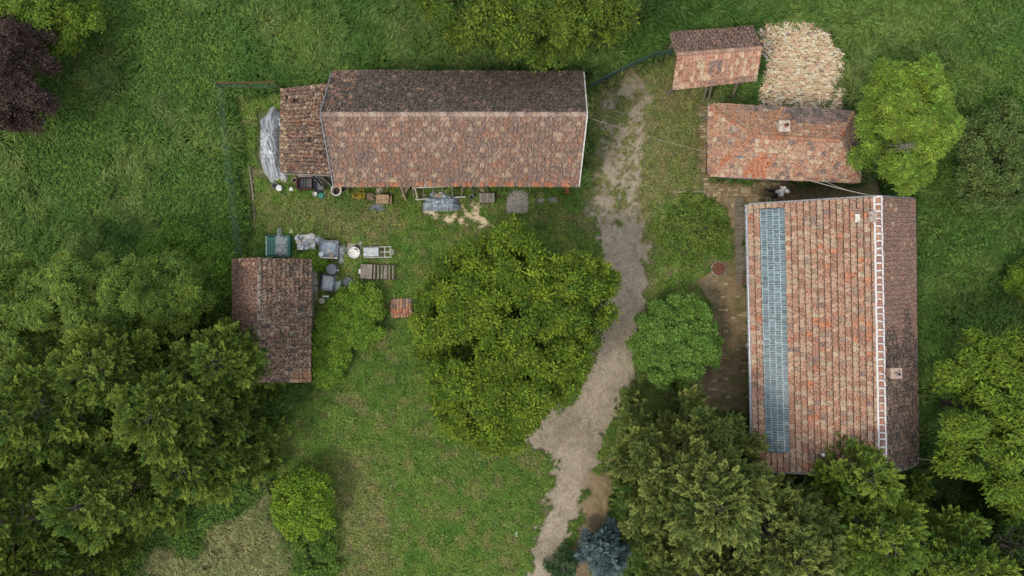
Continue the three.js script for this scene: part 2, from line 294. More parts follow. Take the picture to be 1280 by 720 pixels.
function scatter(parent, name, g, m, list) {                           // list of [x, y, z, turn, scale, colour, (quaternion)]
  const im = new THREE.InstancedMesh(g, m, list.length), q = new THREE.Quaternion(), up = V(0, 1, 0), mt = new THREE.Matrix4(), c = new THREE.Color();
  list.forEach((e, i) => { if (e[6]) q.copy(e[6]); else q.setFromAxisAngle(up, e[3]); mt.compose(V(e[0], e[1], e[2]), q, V(e[4], e[4] * (e[7] ?? 1), e[4])); im.setMatrixAt(i, mt); im.setColorAt(i, c.setRGB(...e[5])); });
  im.name = name; im.userData.kind = 'stuff'; parent.add(im); return im;
}
const nettle = (x, y) => Math.max(sstep(0.42, 0.56, fbm(x * 0.012 + 4, y * 0.012 + 7, 3)) * sstep(380, 250, x), sstep(1150, 1250, x) * 0.4 * noise(x * 0.03, y * 0.03));
{
  const r = rng(77), tall = [[], []], low = [[], []], herb = [[], []], dryT = [];
  // no grass grows through the slabs, mats and boxes that lie on it
  const laid = [[647, 250, 15, 18], [677, 251, 5, 5], [691, 250, 7, 4], [472, 260, 10, 5], [449, 243, 8, 6], [480, 250, 9, 6], [464, 245, 7, 6], [351, 308, 15, 13], [384, 304, 11, 9], [414, 312, 13, 12], [443, 313, 9, 9], [384, 231, 10, 8], [609, 248, 10, 7], [552, 253, 24, 10], [435, 352, 7, 7], [418, 337, 7, 7], [412, 354, 9, 11], [503, 385, 14, 11], [898, 336, 11, 11], [924, 300, 8, 56], [708, 239, 4, 4], [316, 241, 4, 34], [401, 233, 6, 8], [426, 237, 10, 9], [339, 181, 18, 44], [998, 86, 46, 50], [474, 316, 9, 6], [462, 340, 8, 9], [391, 357, 8, 20], [404, 376, 4, 4], [858, 240, 18, 2]];
  const inFoot = (x, y) => FOOT.some(f => f.at(x, y) > 0.4) || laid.some(l => Math.abs(x - l[0]) < l[2] && Math.abs(y - l[1]) < l[3]);
  for (let i = 0; i < 430000; i++) {
    const px = 640 + (r() - 0.5) * 1420, py = 360 + (r() - 0.5) * 850; if (inFoot(px, py)) continue;
    const z = info(px, py); if (Math.max(z.gravel, z.earth) * 1.05 > r() * 0.95 + 0.05) continue; if (z.straw * sstep(0.34, 0.5, fbm(px * 0.16, py * 0.16)) > r() * 0.8) continue;
    const p = G(px, py), n = fbm(px * 0.02, py * 0.02 + 60), n2 = fbm(px * 0.08 + 20, py * 0.08), j = 0.65 + 0.7 * r();
    if (z.lawn > 0.25 + 0.5 * r()) {
      if (r() < z.dry * 0.5) continue;
      let c = mix3([0.055, 0.13, 0.02], [0.115, 0.18, 0.034], clamp(n2 * 2.2 - 0.6)); c = mix3(c, [0.21, 0.185, 0.085], clamp(z.dry * 0.8 + 0.2 * (r() - 0.5)));
      low[i & 1].push([p.x, 0, p.z, r() * 6.28, 0.7 + 0.7 * r(), c.map(v => v * j), null, 0.6 + 1.0 * n2]);
    } else {
      if (r() < 0.3) continue;
      const nt = nettle(px, py);
      if (nt > r()) { const c = mix3([0.038, 0.098, 0.016], [0.065, 0.13, 0.024], n2); herb[i & 1].push([p.x, 0, p.z, r() * 6.28, 0.8 + 0.6 * r(), c.map(v => v * j), null, 0.7 + 0.7 * n]); }
      else { let c = mix3([0.04, 0.088, 0.017], [0.085, 0.135, 0.031], clamp(n * 2.2 - 0.7 + (n2 - 0.5))); c = mix3(c, [0.2, 0.185, 0.09], clamp(z.dry * 0.75)); const hh = z.pale > 0.3 ? 0.65 : 1; tall[i & 1].push([p.x, 0, p.z, 12 * fbm(px * 0.02 + 7, py * 0.02, 3) + (r() - 0.5) * 2.2, 0.75 + 0.7 * r(), c.map(v => v * j), null, hh * (0.5 + 1.1 * n2)]); }
    }
  }
  const st = (name, g, list, label) => { const m = scatter(scene, name, g, grassMat, list); m.userData.label = label; m.userData.category = 'grass'; };
  st('tall_grass', blades(1, 9, 0.3, 0.12, 0.042, 0.85, 0.12, 0.5), tall[0], 'tall uncut meadow grass round the farmyard'); st('tall_grass_001', blades(2, 8, 0.36, 0.13, 0.048, 1.0, 0.2, 0.55), tall[1], 'long leaning meadow grass round the farmyard');
  st('short_grass', blades(3, 8, 0.1, 0.09, 0.034, 0.9, 0.16), low[0], 'short worn lawn grass of the yard'); st('short_grass_001', blades(4, 8, 0.13, 0.1, 0.038, 1.0, 0.16), low[1], 'short lawn grass tufts of the yard');
  const hg = s => { const a = sprig(s, 16, 0.13, 0.075, 0.16, 0.6); a.translate(0, 0.34, 0); const b = sprig(s + 9, 10, 0.12, 0.07, 0.17, 0.7); b.translate(0, 0.18, 0); return mergeGeometries([a, b]); };
  const h1 = scatter(scene, 'nettle_patch', hg(5), foliageMat, herb[0]), h2 = scatter(scene, 'nettle_patch_001', hg(6), foliageMat, herb[1]);
  h1.userData.label = 'broad leaved nettles and weeds at the meadow edge'; h2.userData.label = 'leafy nettles growing through the meadow edge'; h1.userData.category = h2.userData.category = 'weeds';
}
// ------------------------------------------------------------------ roofs
const tileCache = new Map();
function tileGeo(w, len, kind, seed, c) {            // x across, y up, z down the slope; back edge low, front edge lifted on the course below
  const r = rng(seed), prof = kind === 'pressed' ? [[-0.5, 0], [-0.4, 0.026], [-0.24, 0.004], [0, 0.018], [0.24, 0.004], [0.38, 0.024], [0.5, 0.002]] : kind === 'barrel' ? [[-0.5, 0], [-0.3, 0.035], [0, 0.055], [0.3, 0.035], [0.5, 0]] : [[-0.49, 0.002], [-0.2, 0.007], [0.2, 0.007], [0.49, 0.002]];
  const n = prof.length, pos = [], uv = [], idx = [], lift = 0.085, th = 0.03, uo = r() * 7, vo = r() * 7;
  for (const [zz, y0, rowk] of [[-len / 2, 0, 0], [len / 2, lift, 1], [len / 2, lift, 2], [len / 2, lift - th, 3]]) for (const [x, y] of prof) { pos.push(x * w, y0 + y, zz); uv.push(uo + x * 0.23, vo + zz * 0.34 + rowk * 0.004); }
  for (const row of [0, 2]) for (let i = 0; i < n - 1; i++) { const a = row * n + i, b = a + n; idx.push(a, b, a + 1, a + 1, b, b + 1); }
  for (const i of [0, n - 1]) { const k = pos.length / 3; pos.push(prof[i][0] * w, prof[i][1], -len / 2, prof[i][0] * w, lift + prof[i][1], len / 2, prof[i][0] * w, lift - th + prof[i][1], len / 2); uv.push(uo, vo, uo, vo + 0.1, uo + 0.01, vo + 0.1); idx.push(k, k + 1, k + 2); }
  const g = new THREE.BufferGeometry(); g.setAttribute('position', new THREE.Float32BufferAttribute(pos, 3)); g.setAttribute('uv', new THREE.Float32BufferAttribute(uv, 2)); g.setIndex(idx); g.computeVertexNormals();
  const col = new Float32Array(pos.length); for (let i = 0; i < col.length; i += 3) { col[i] = c[0]; col[i + 1] = c[1]; col[i + 2] = c[2]; } g.setAttribute('color', new THREE.BufferAttribute(col, 3)); return g;
}
const jitter = (c, r, a) => { const k = 1 + (r() - 0.5) * a, h = (r() - 0.5) * a * 0.25; return [c[0] * k * (1 + h), c[1] * k, c[2] * k * (1 - h)]; };
const PAL = {                                          // linear base colours of the fired clay, weathered to different degrees
  house: [[0.385, 0.225, 0.158], [0.42, 0.262, 0.188], [0.44, 0.295, 0.212], [0.36, 0.205, 0.145], [0.445, 0.325, 0.235], [0.38, 0.25, 0.182], [0.43, 0.335, 0.245], [0.4, 0.212, 0.142], [0.355, 0.26, 0.195]],
  barn: [[0.32, 0.205, 0.16], [0.36, 0.245, 0.195], [0.29, 0.195, 0.16], [0.38, 0.285, 0.225], [0.33, 0.235, 0.19], [0.28, 0.2, 0.165], [0.35, 0.205, 0.15]],
  black: [[0.135, 0.115, 0.102], [0.155, 0.13, 0.115], [0.12, 0.104, 0.094], [0.17, 0.14, 0.12], [0.14, 0.12, 0.105]],
  soot: [[0.26, 0.19, 0.165], [0.29, 0.21, 0.185], [0.24, 0.175, 0.155], [0.3, 0.215, 0.185]],
  annex: [[0.43, 0.24, 0.14], [0.39, 0.22, 0.145], [0.47, 0.28, 0.17], [0.36, 0.235, 0.165], [0.34, 0.2, 0.14], [0.45, 0.3, 0.2]],
  annexS: [[0.45, 0.25, 0.17], [0.48, 0.32, 0.23], [0.51, 0.4, 0.29], [0.41, 0.23, 0.16], [0.38, 0.28, 0.21], [0.5, 0.34, 0.24]],
  orange: [[0.48, 0.2, 0.11], [0.45, 0.2, 0.12], [0.5, 0.24, 0.14]],
  shed: [[0.28, 0.2, 0.155], [0.32, 0.235, 0.18], [0.24, 0.175, 0.14], [0.36, 0.275, 0.215], [0.27, 0.185, 0.145], [0.38, 0.3, 0.235]],
  shedW: [[0.28, 0.18, 0.145], [0.26, 0.17, 0.14], [0.3, 0.19, 0.15], [0.25, 0.165, 0.135]],
  rough: [[0.37, 0.24, 0.19], [0.31, 0.21, 0.17], [0.43, 0.31, 0.24], [0.25, 0.175, 0.15], [0.46, 0.36, 0.28], [0.2, 0.15, 0.13], [0.4, 0.22, 0.16]],
  kiln: [[0.48, 0.27, 0.19], [0.52, 0.34, 0.24], [0.44, 0.24, 0.17], [0.54, 0.4, 0.28], [0.4, 0.25, 0.19]],
  sandy: [[0.49, 0.38, 0.27], [0.51, 0.41, 0.29], [0.46, 0.35, 0.25]],
};
class Roof {
  constructor(building, name, quads, base) {          // quads: [eave0, eave1, ridge1, ridge0] in the world; the deck under the tiles
    this.base = base; this.tiles = []; const gs = [];
    for (const q of quads) {
      const p = q.map(v => v.clone().sub(base)), n = V().crossVectors(p[1].clone().sub(p[0]), p[2].clone().sub(p[0])).normalize(); if (n.y < 0) n.negate();
      const lo = p.map(v => v.clone().addScaledVector(n, -0.07)), f = [];
      const tri = (a, b, c) => f.push(a, b, c); tri(p[0], p[1], p[2]); tri(p[0], p[2], p[3]); tri(lo[0], lo[2], lo[1]); tri(lo[0], lo[3], lo[2]);
      for (let i = 0; i < 4; i++) { const k = (i + 1) % 4; tri(p[i], lo[i], p[k]); tri(p[k], lo[i], lo[k]); }
      const g = new THREE.BufferGeometry().setFromPoints(f); g.computeVertexNormals(); gs.push(g);
    }
    this.mesh = mk(building, name, gs, M.deck);
  }
  slope(q, o) {                                        // rows of tiles over one slope
    const [E0, E1, R1, R0] = q.map(v => v.clone().sub(this.base)), r = rng(o.seed), xd0 = E1.clone().sub(E0).normalize(), up0 = R0.clone().add(R1).multiplyScalar(0.5).sub(E0.clone().add(E1).multiplyScalar(0.5));
    const upd = up0.clone().addScaledVector(xd0, -up0.dot(xd0)), S = upd.length(); upd.normalize();
    const zd = upd.clone().negate(); let xd = xd0.clone(), nd = V().crossVectors(zd, xd); if (nd.y < 0) { xd.negate(); nd = V().crossVectors(zd, xd); }
    const ex = S / o.rows, basis = new THREE.Matrix4().makeBasis(xd, nd, zd), qb = new THREE.Quaternion().setFromRotationMatrix(basis);
    for (let c = 0; c < o.rows; c++) {
      const t = (c + 0.42) / o.rows, A = E0.clone().lerp(R0, t), B = E1.clone().lerp(R1, t), len = A.distanceTo(B), m = Math.max(1, Math.round(len / o.w)), slip = o.bond ? (c % 2) * 0.5 : 0;
      for (let j = 0; j < m; j++) {
        const s = (j + 0.5) / m; if (o.skip && o.skip(c, s, r)) continue;
        const pos = A.clone().lerp(B, clamp(s + slip / m * (1 - 1 / m), 0.5 / m, 1 - 0.5 / m)); const wob = (noise(pos.x * 0.7 + o.seed, pos.z * 0.7) - 0.5) * (o.wave ?? 0.04);
        pos.addScaledVector(nd, 0.012 + Math.max(-0.004, wob) + r() * (o.rough ?? 0.006)).addScaledVector(zd, (r() - 0.5) * (o.slide ?? 0.02));
        const quat = qb.clone().multiply(new THREE.Quaternion().setFromEuler(new THREE.Euler((r() - 0.5) * (o.tilt ?? 0.03), (r() - 0.5) * (o.turn ?? 0.02), (r() - 0.5) * (o.tilt ?? 0.03))));
        const pal = o.pal(s, c / o.rows, r), pi = Math.floor(r() * 14);
        this.tiles.push({ pos, quat, pal, pi, kind: o.kind, w: len / m * (o.cover ?? 1.0), L: ex * (o.lap ?? 1.3), big: o.big ?? 0, mat: (typeof o.mat === 'function' ? o.mat(s, c / o.rows) : o.mat) ?? 'clay', y: pos.y });
      }
    }
  }
  variant(t) {
    const key = [t.pal, t.pi, t.kind].join(); let g = tileCache.get(key);
    if (!g) { let h = 7; for (const ch of key) h = Math.imul(h, 31) + ch.charCodeAt(0) | 0; const r = rng(h), P = PAL[t.pal]; const k = jitter(P[t.pi % P.length], r, 0.16); g = tileGeo(1, 1, t.kind, h + 3, [k[0] * 1.03, k[1] * 1.01, k[2] * 1.0]); tileCache.set(key, g); }
    return g;
  }
  finish(most, name = 'roof_tile') {
    const rank = this.tiles.map((t, i) => [t.big * 100 + t.y, i]).sort((a, b) => b[0] - a[0]).map(e => e[1]), single = new Set(rank.slice(0, most)), rest = {};
    this.tiles.forEach((t, i) => {
      const g = this.variant(t), sc = V(t.w, 1, t.L);
      if (single.has(i)) { const m = new THREE.Mesh(g, M[t.mat]); m.name = name; m.position.copy(t.pos); m.quaternion.copy(t.quat); m.scale.copy(sc); this.mesh.add(m); }
      else (rest[t.mat] ??= []).push(g.clone().applyMatrix4(new THREE.Matrix4().compose(t.pos, t.quat, sc)));
    });
    for (const k in rest) { const m = new THREE.Mesh(mergeGeometries(rest[k]), M[k]); m.name = 'roof_tiles'; m.userData.kind = 'stuff'; this.mesh.add(m); }
  }
  ridge(a, b, o) {                                     // half-round ridge or hip tiles, each its own piece
    const A = a.clone().sub(this.base), B = b.clone().sub(this.base), d = B.clone().sub(A), L = d.length(), n = Math.round(L / o.step), r = rng(o.seed), dir = d.clone().normalize();
    const side = V().crossVectors(dir, V(0, 1, 0)).normalize(), up = V().crossVectors(side, dir), q0 = new THREE.Quaternion().setFromRotationMatrix(new THREE.Matrix4().makeBasis(side, up, dir.clone().negate()));
    const gs = o.cols.map((c, k) => { const g = new THREE.CylinderGeometry(o.r * 1.06, o.r * 0.95, L / n * 1.06, 9, 1, true, -Math.PI / 2, Math.PI); g.rotateX(-Math.PI / 2); g.rotateZ(Math.PI); g.scale(1, o.flat ?? 0.75, 1); const u = g.attributes.uv; for (let i = 0; i < u.count; i++) u.setXY(i, u.getX(i) * 0.4 + k * 1.7, u.getY(i) * 0.4 + k); const cc = new Float32Array(g.attributes.position.count * 3); for (let i = 0; i < cc.length; i++) cc[i] = c[i % 3]; g.setAttribute('color', new THREE.BufferAttribute(cc, 3));
      const nn = g.attributes.position; let low = 0; for (let i = 0; i < nn.count; i++) low += nn.getY(i); if (low < 0) { g.scale(1, -1, 1); g.computeVertexNormals(); } return g; });
    for (let i = 0; i < n; i++) {
      const m = new THREE.Mesh(gs[Math.floor(r() * gs.length)], M[o.mat ?? 'clay']); m.name = o.name ?? 'ridge_tile'; m.position.copy(A).lerp(B, (i + 0.5) / n); m.position.y += (o.y ?? 0.02) + (r() - 0.5) * 0.012; m.quaternion.copy(q0).multiply(new THREE.Quaternion().setFromEuler(new THREE.Euler((r() - 0.5) * 0.03, (r() - 0.5) * 0.06, (r() - 0.5) * 0.08))); this.mesh.add(m);
    }
    return { A, B, n, side, dir, up };
  }
}
function gutter(parent, base, a, b, r, m, name = 'gutter') {   // open half-round trough
  const A = a.clone().sub(base), B = b.clone().sub(base), d = B.clone().sub(A), g = new THREE.CylinderGeometry(r, r, d.length(), 10, 1, true, 0, Math.PI); g.rotateX(Math.PI / 2); g.rotateZ(-Math.PI / 2);
  const s = V().crossVectors(V(0, 1, 0), d.clone().normalize()).normalize(); g.applyMatrix4(new THREE.Matrix4().makeBasis(s, V(0, 1, 0), d.clone().normalize())); g.translate((A.x + B.x) / 2, (A.y + B.y) / 2, (A.z + B.z) / 2);
  const p = g.attributes.position; let lo = 0, mid = (A.y + B.y) / 2; for (let i = 0; i < p.count; i++) lo += p.getY(i) - mid; if (lo > 0) { g.translate(0, -mid, 0); g.scale(1, -1, 1); g.translate(0, mid, 0); g.computeVertexNormals(); }
  return mk(parent, name, g, m);
}
function wallBody(parent, base, fp, he, gables, m) {    // closed body: footprint corners in order, gables: [corner index, peak height, where along that side]
  const P = fp.map(v => V(v.x - base.x, 0, v.z - base.z)), f = [], n = P.length, T = P.map(v => V(v.x, he, v.z)), ring = [];
  for (let i = 0; i < n; i++) { const k = (i + 1) % n; f.push(P[i], P[k], T[i], T[i], P[k], T[k]); const g = gables.find(q => q[0] === i); if (g) { const pk = T[i].clone().lerp(T[k], g[2]); pk.y = g[1]; f.push(T[i], T[k], pk); ring.push(pk); } }
  f.push(T[0], T[1], T[2], T[0], T[2], T[3]);
  const g = new THREE.BufferGeometry().setFromPoints(f); g.computeVertexNormals(); return mk(parent, 'wall', g, m);
}
function inset(c, a, b) {                               // shrink a quad: a along side 0-1, b along side 1-2
  const [p, q, r, s] = c, u = q.clone().sub(p).normalize(), v = s.clone().sub(p).normalize(); return [p.clone().addScaledVector(u, a).addScaledVector(v, b), q.clone().addScaledVector(u, -a).addScaledVector(v, b), r.clone().addScaledVector(u, -a).addScaledVector(v, -b), s.clone().addScaledVector(u, a).addScaledVector(v, -b)];
}
function opening(parent, base, p, q, s, w, y0, h, kind, m) {   // door or window on the wall from p to q at fraction s
  const d = q.clone().sub(p).setY(0), u = d.clone().normalize(), c = p.clone().lerp(q, s).sub(base), o = V().crossVectors(u, V(0, 1, 0)).normalize(), ctr = parent.userData.mid; if (ctr && c.clone().sub(ctr).dot(o) < 0) o.negate();
  const place = g => g.applyMatrix4(new THREE.Matrix4().makeBasis(u, V(0, 1, 0), V().crossVectors(u, V(0, 1, 0)))).translate(c.x, 0, c.z), k = V().crossVectors(u, V(0, 1, 0)).dot(o) > 0 ? 1 : -1;
  if (kind === 'door') { const e = mk(parent, 'door', [place(bx(w, h, 0.08, 0, y0 + h / 2, 0.02 * k))], m); mk(e, 'handle', [place(bx(0.03, 0.03, 0.12, w * 0.38, y0 + h * 0.48, 0.09 * k))], M.greyMetal); return e; }
  const e = mk(parent, 'window', [place(bx(w, h, 0.03, 0, y0 + h / 2, 0.02 * k))], M.windowGlass);
  mk(e, 'frame', [place(bx(w + 0.1, 0.07, 0.09, 0, y0 + h, 0.03 * k)), place(bx(0.07, h - 0.08, 0.09, -w / 2, y0 + h / 2, 0.03 * k)), place(bx(0.07, h - 0.08, 0.09, w / 2, y0 + h / 2, 0.03 * k)), place(bx(0.05, h - 0.08, 0.08, 0, y0 + h / 2, 0.03 * k))], m);
  mk(e, 'sill', [place(bx(w + 0.2, 0.06, 0.2, 0, y0 - 0.03, 0.08 * k))], M.concrete); return e;
}
function chimney(parent, base, p, w, d, h, cols, flue) {  // brick stack with corbelled head and pots, one mesh
  const gs = [], c = p.clone().sub(base), add = (g, k) => { g = boxUV(plain(g)); const a = new Float32Array(g.attributes.position.count * 3); for (let i = 0; i < a.length; i++) a[i] = k[i % 3]; g.setAttribute('color', new THREE.BufferAttribute(a, 3)); gs.push(g); };
  add(bx(w, h, d, c.x, c.y - 0.5 + h / 2, c.z), cols[0]); add(bx(w + 0.12, 0.1, d + 0.12, c.x, c.y - 0.5 + h + 0.05, c.z), cols[1]);
  for (const [x, z] of flue) { add(cyl(0.1, 0.11, 0.16, c.x + x, c.y - 0.5 + h + 0.16, c.z + z, 14), cols[2]); add(cyl(0.07, 0.07, 0.02, c.x + x, c.y - 0.5 + h + 0.24, c.z + z, 12), [0.02, 0.02, 0.02]); }
  const m = new THREE.Mesh(mergeGeometries(gs), M.vertex); m.name = 'chimney'; parent.add(m); return m;
}
const single = 300;
// ---- long barn
{
  const he = 2.7, hr = 5.05, NW = G(416, 91, he), NE = G(729, 92, he), SW = G(418, 232, he), SE = G(723, 232, he), RW = G(402, 143, hr), RE = G(733, 143, hr);
  const base = V((NW.x + SE.x) / 2, 0, (NW.z + SE.z) / 2), b = thing('barn', 'long barn with red tiles on one slope and blackened tiles on the other', 'barn', base);
  const fp = inset([NW, NE, SE, SW], 0.3, 0.42); b.userData.mid = V(0, 0, 0); wallBody(b, base, fp, he - 0.05, [[1, hr - 0.25, 0.47], [3, hr - 0.25, 0.53]], M.greyPlaster);
  opening(b, base, fp[3], fp[2], 0.3, 1.1, 0, 2, 'door', M.brownWood); opening(b, base, fp[3], fp[2], 0.78, 1.6, 0, 2.1, 'door', M.greyWood); opening(b, base, fp[3], fp[2], 0.55, 0.8, 1.0, 0.8, 'window', M.brownWood); opening(b, base, fp[1], fp[2], 0.5, 0.7, 1.1, 0.8, 'window', M.brownWood);
  delete b.userData.mid;
  const N = [NW, NE, RE, RW], S = [SW, SE, RE, RW], R = new Roof(b, 'roof', [N, S], base);
  R.slope(S, { rows: 14, w: 0.215, seed: 11, kind: 'pressed', big: 1, mat: 'streaky', lap: 0.9, wave: 0.12, rough: 0.012, slide: 0.03, turn: 0.05, pal: (s, t, r) => (t < 0.07 && r() < 0.3) ? 'orange' : r() < 0.04 + 0.4 * sstep(0.52, 0.68, fbm(s * 26, t * 2.2, 3)) ? 'soot' : r() < 0.02 + 0.1 * sstep(0.5, 0.66, fbm(s * 8 + 30, t * 4, 3)) ? 'house' : r() < 0.015 ? 'sandy' : 'barn' });
  R.slope(N, { rows: 14, w: 0.215, seed: 12, kind: 'pressed', wave: 0.1, rough: 0.012, slide: 0.03, turn: 0.05, mat: 'mossy', pal: (s, t, r) => s < 0.1 && r() < 0.5 ? 'barn' : r() < 0.09 + 0.1 * sstep(0.5, 0.7, noise(s * 30, t * 8)) ? 'soot' : 'black' });
  R.finish(single);
  const e = R.ridge(RW, RE, { step: 0.36, r: 0.13, seed: 5, y: 0.0, flat: 0.7, cols: [[0.34, 0.25, 0.2], [0.4, 0.28, 0.22], [0.28, 0.2, 0.17], [0.42, 0.33, 0.27]] });
  mk(R.mesh, 'verge_board', [bar(NE.clone().sub(base).add(V(0.03, 0.03, 0)), RE.clone().sub(base).add(V(0.03, 0.05, 0)), 0.06, 0.2), bar(SE.clone().sub(base).add(V(0.03, 0.03, 0)), RE.clone().sub(base).add(V(0.03, 0.05, 0)), 0.06, 0.2)], M.whitePaint);
  mk(R.mesh, 'verge_board', [bar(NW.clone().sub(base).add(V(-0.03, 0.03, 0)), RW.clone().sub(base).add(V(-0.03, 0.05, 0)), 0.06, 0.2), bar(SW.clone().sub(base).add(V(-0.03, 0.03, 0)), RW.clone().sub(base).add(V(-0.03, 0.05, 0)), 0.06, 0.2)], M.greyMetal);
}
// ---- lean-to against the barn's west gable
{
  const hl = 2.0, hh = 2.75, A = G(354, 111, hl), B = G(353, 216, hl), C = G(416, 218, hh), D = G(414, 104, hh), base = V((A.x + C.x) / 2, 0, (A.z + C.z) / 2);
  const b = thing('lean_to_shed', 'lean-to with rough brown broken tiles against the barn gable', 'shed', base), fp = inset([A, B, C, D].map(v => v.clone()), 0.15, 0.15);
  wallBody(b, base, fp, hl - 0.12, [], M.greyWood);
  const q = [A, B, C, D], R = new Roof(b, 'roof', [q], base);
  R.slope(q, { rows: 13, w: 0.2, seed: 31, kind: 'barrel', wave: 0.14, rough: 0.05, slide: 0.1, turn: 0.35, tilt: 0.28, mat: 'mossy', cover: 0.95, lap: 1.25, skip: (c, s, r) => r() < 0.03, pal: (s, t, r) => (t < 0.1 && r() < 0.45) ? 'sandy' : r() < 0.22 ? 'barn' : r() < 0.08 ? 'sandy' : 'rough' });
  R.finish(single); const c = v => v.clone().sub(base);
  mk(R.mesh, 'fascia_board', [bar(c(B).add(V(0.05, -0.02, 0.06)), c(C).add(V(-0.1, -0.02, 0.06)), 0.2, 0.05)], M.greyWood);
  mk(R.mesh, 'eave_board', [bar(c(A).add(V(-0.08, 0.0, 0.6)), c(B).add(V(-0.08, 0, -0.1)), 0.12, 0.06)], M.paleWood);
}
// ---- small shed at the west
{
  const he = 2.0, hr = 3.65, NW = G(293, 323, he), NE = G(387, 324, he), SE = G(386, 478, he), SW = G(293, 474, he), RN = G(325, 322, hr), RS = G(323, 478, hr);
  const base = V((NW.x + SE.x) / 2, 0, (NW.z + SE.z) / 2), b = thing('tool_shed', 'small shed with dark moss-mottled tiles between conifers and bushes', 'shed', base), fp = inset([NW, NE, SE, SW], 0.25, 0.2);
  wallBody(b, base, fp, he - 0.05, [[0, hr - 0.25, 0.49], [2, hr - 0.25, 0.51]], M.greyPlaster);
  const mp = [NE, SE]; opening(b, base, fp[1], fp[2], 0.3, 0.9, 0, 1.8, 'door', M.greyWood);
  const W = [SW, NW, RN, RS], E = [NE, SE, RS, RN], R = new Roof(b, 'roof', [W, E], base);
  R.slope(E, { rows: 11, w: 0.19, seed: 41, kind: 'pressed', big: 1, wave: 0.12, rough: 0.03, slide: 0.06, turn: 0.16, tilt: 0.12, mat: 'mossy', pal: (s, t, r) => (s > 0.9 && t < 0.35) ? 'annex' : r() < 0.06 ? 'rough' : r() < 0.08 ? 'black' : 'shed' });
  R.slope(W, { rows: 11, w: 0.19, seed: 42, kind: 'pressed', wave: 0.08, rough: 0.02, slide: 0.04, turn: 0.1, mat: 'mossy', pal: (s, t, r) => s > 0.93 && r() < 0.5 ? 'kiln' : s < 0.45 && r() < 0.5 ? 'shed' : 'shedW' });
  R.finish(single); R.ridge(RN, RS, { step: 0.38, r: 0.1, seed: 6, mat: 'mossy', cols: [[0.3, 0.25, 0.21], [0.24, 0.19, 0.16], [0.36, 0.31, 0.27]] });
}
// ---- open shelter on posts
{
  const he = 2.2, hr = 3.35, NW = G(838, 43, he), NE = G(942, 36, he), SE = G(946, 98, he), SW = G(840, 110, he), RW = G(846, 68, hr), RE = G(952, 60, hr);
  const base = V((NW.x + SE.x) / 2, 0, (NW.z + SE.z) / 2), b = thing('open_shelter', 'open shelter with a small tiled gable roof on wooden posts', 'shelter', base), c = v => v.clone().sub(base);
  const fp = inset([NW, NE, SE, SW], 0.3, 0.25).map(c);
  for (const p of fp) mk(b, 'post', [bar(V(p.x, 0, p.z), V(p.x, he - 0.05, p.z), 0.14, 0.14)], M.greyWood);
  for (const [i, j] of [[0, 1], [3, 2]]) mk(b, 'beam', [bar(V(fp[i].x, he - 0.1, fp[i].z), V(fp[j].x, he - 0.1, fp[j].z), 0.12, 0.12)], M.greyWood);
  for (const [x, x2] of [[884, 879], [889, 886], [921, 914]]) { const p = c(G(x, 104, 1.9)), q = c(G(x2, 127, 0)); mk(b, 'prop', [bar(q, p, 0.09, 0.09)], M.greyWood); }
  const N = [NW, NE, RE, RW], S = [SW, SE, RE, RW], R = new Roof(b, 'roof', [N, S], base);
  R.slope(S, { rows: 5, w: 0.21, seed: 51, kind: 'pressed', big: 1, wave: 0.05, rough: 0.01, pal: (s, t, r) => Math.hypot((s - 0.47) * 2.4, t - 0.5) < 0.22 && r() < 0.6 ? 'soot' : t < 0.2 && s > 0.3 ? (r() < 0.6 ? 'barn' : 'kiln') : s < 0.3 && r() < 0.4 ? 'house' : 'kiln' });
  R.slope(N, { rows: 5, w: 0.21, seed: 52, kind: 'pressed', wave: 0.05, rough: 0.015, mat: 'mossy', pal: (s, t, r) => r() < 0.25 ? 'shedW' : 'soot' });
  R.finish(single); R.ridge(RW, RE, { step: 0.36, r: 0.11, seed: 7, cols: [[0.4, 0.25, 0.18], [0.33, 0.21, 0.16], [0.46, 0.32, 0.23]] });
  mk(R.mesh, 'verge_board', [bar(c(NW), c(RW), 0.05, 0.14)], M.paleWood);
}
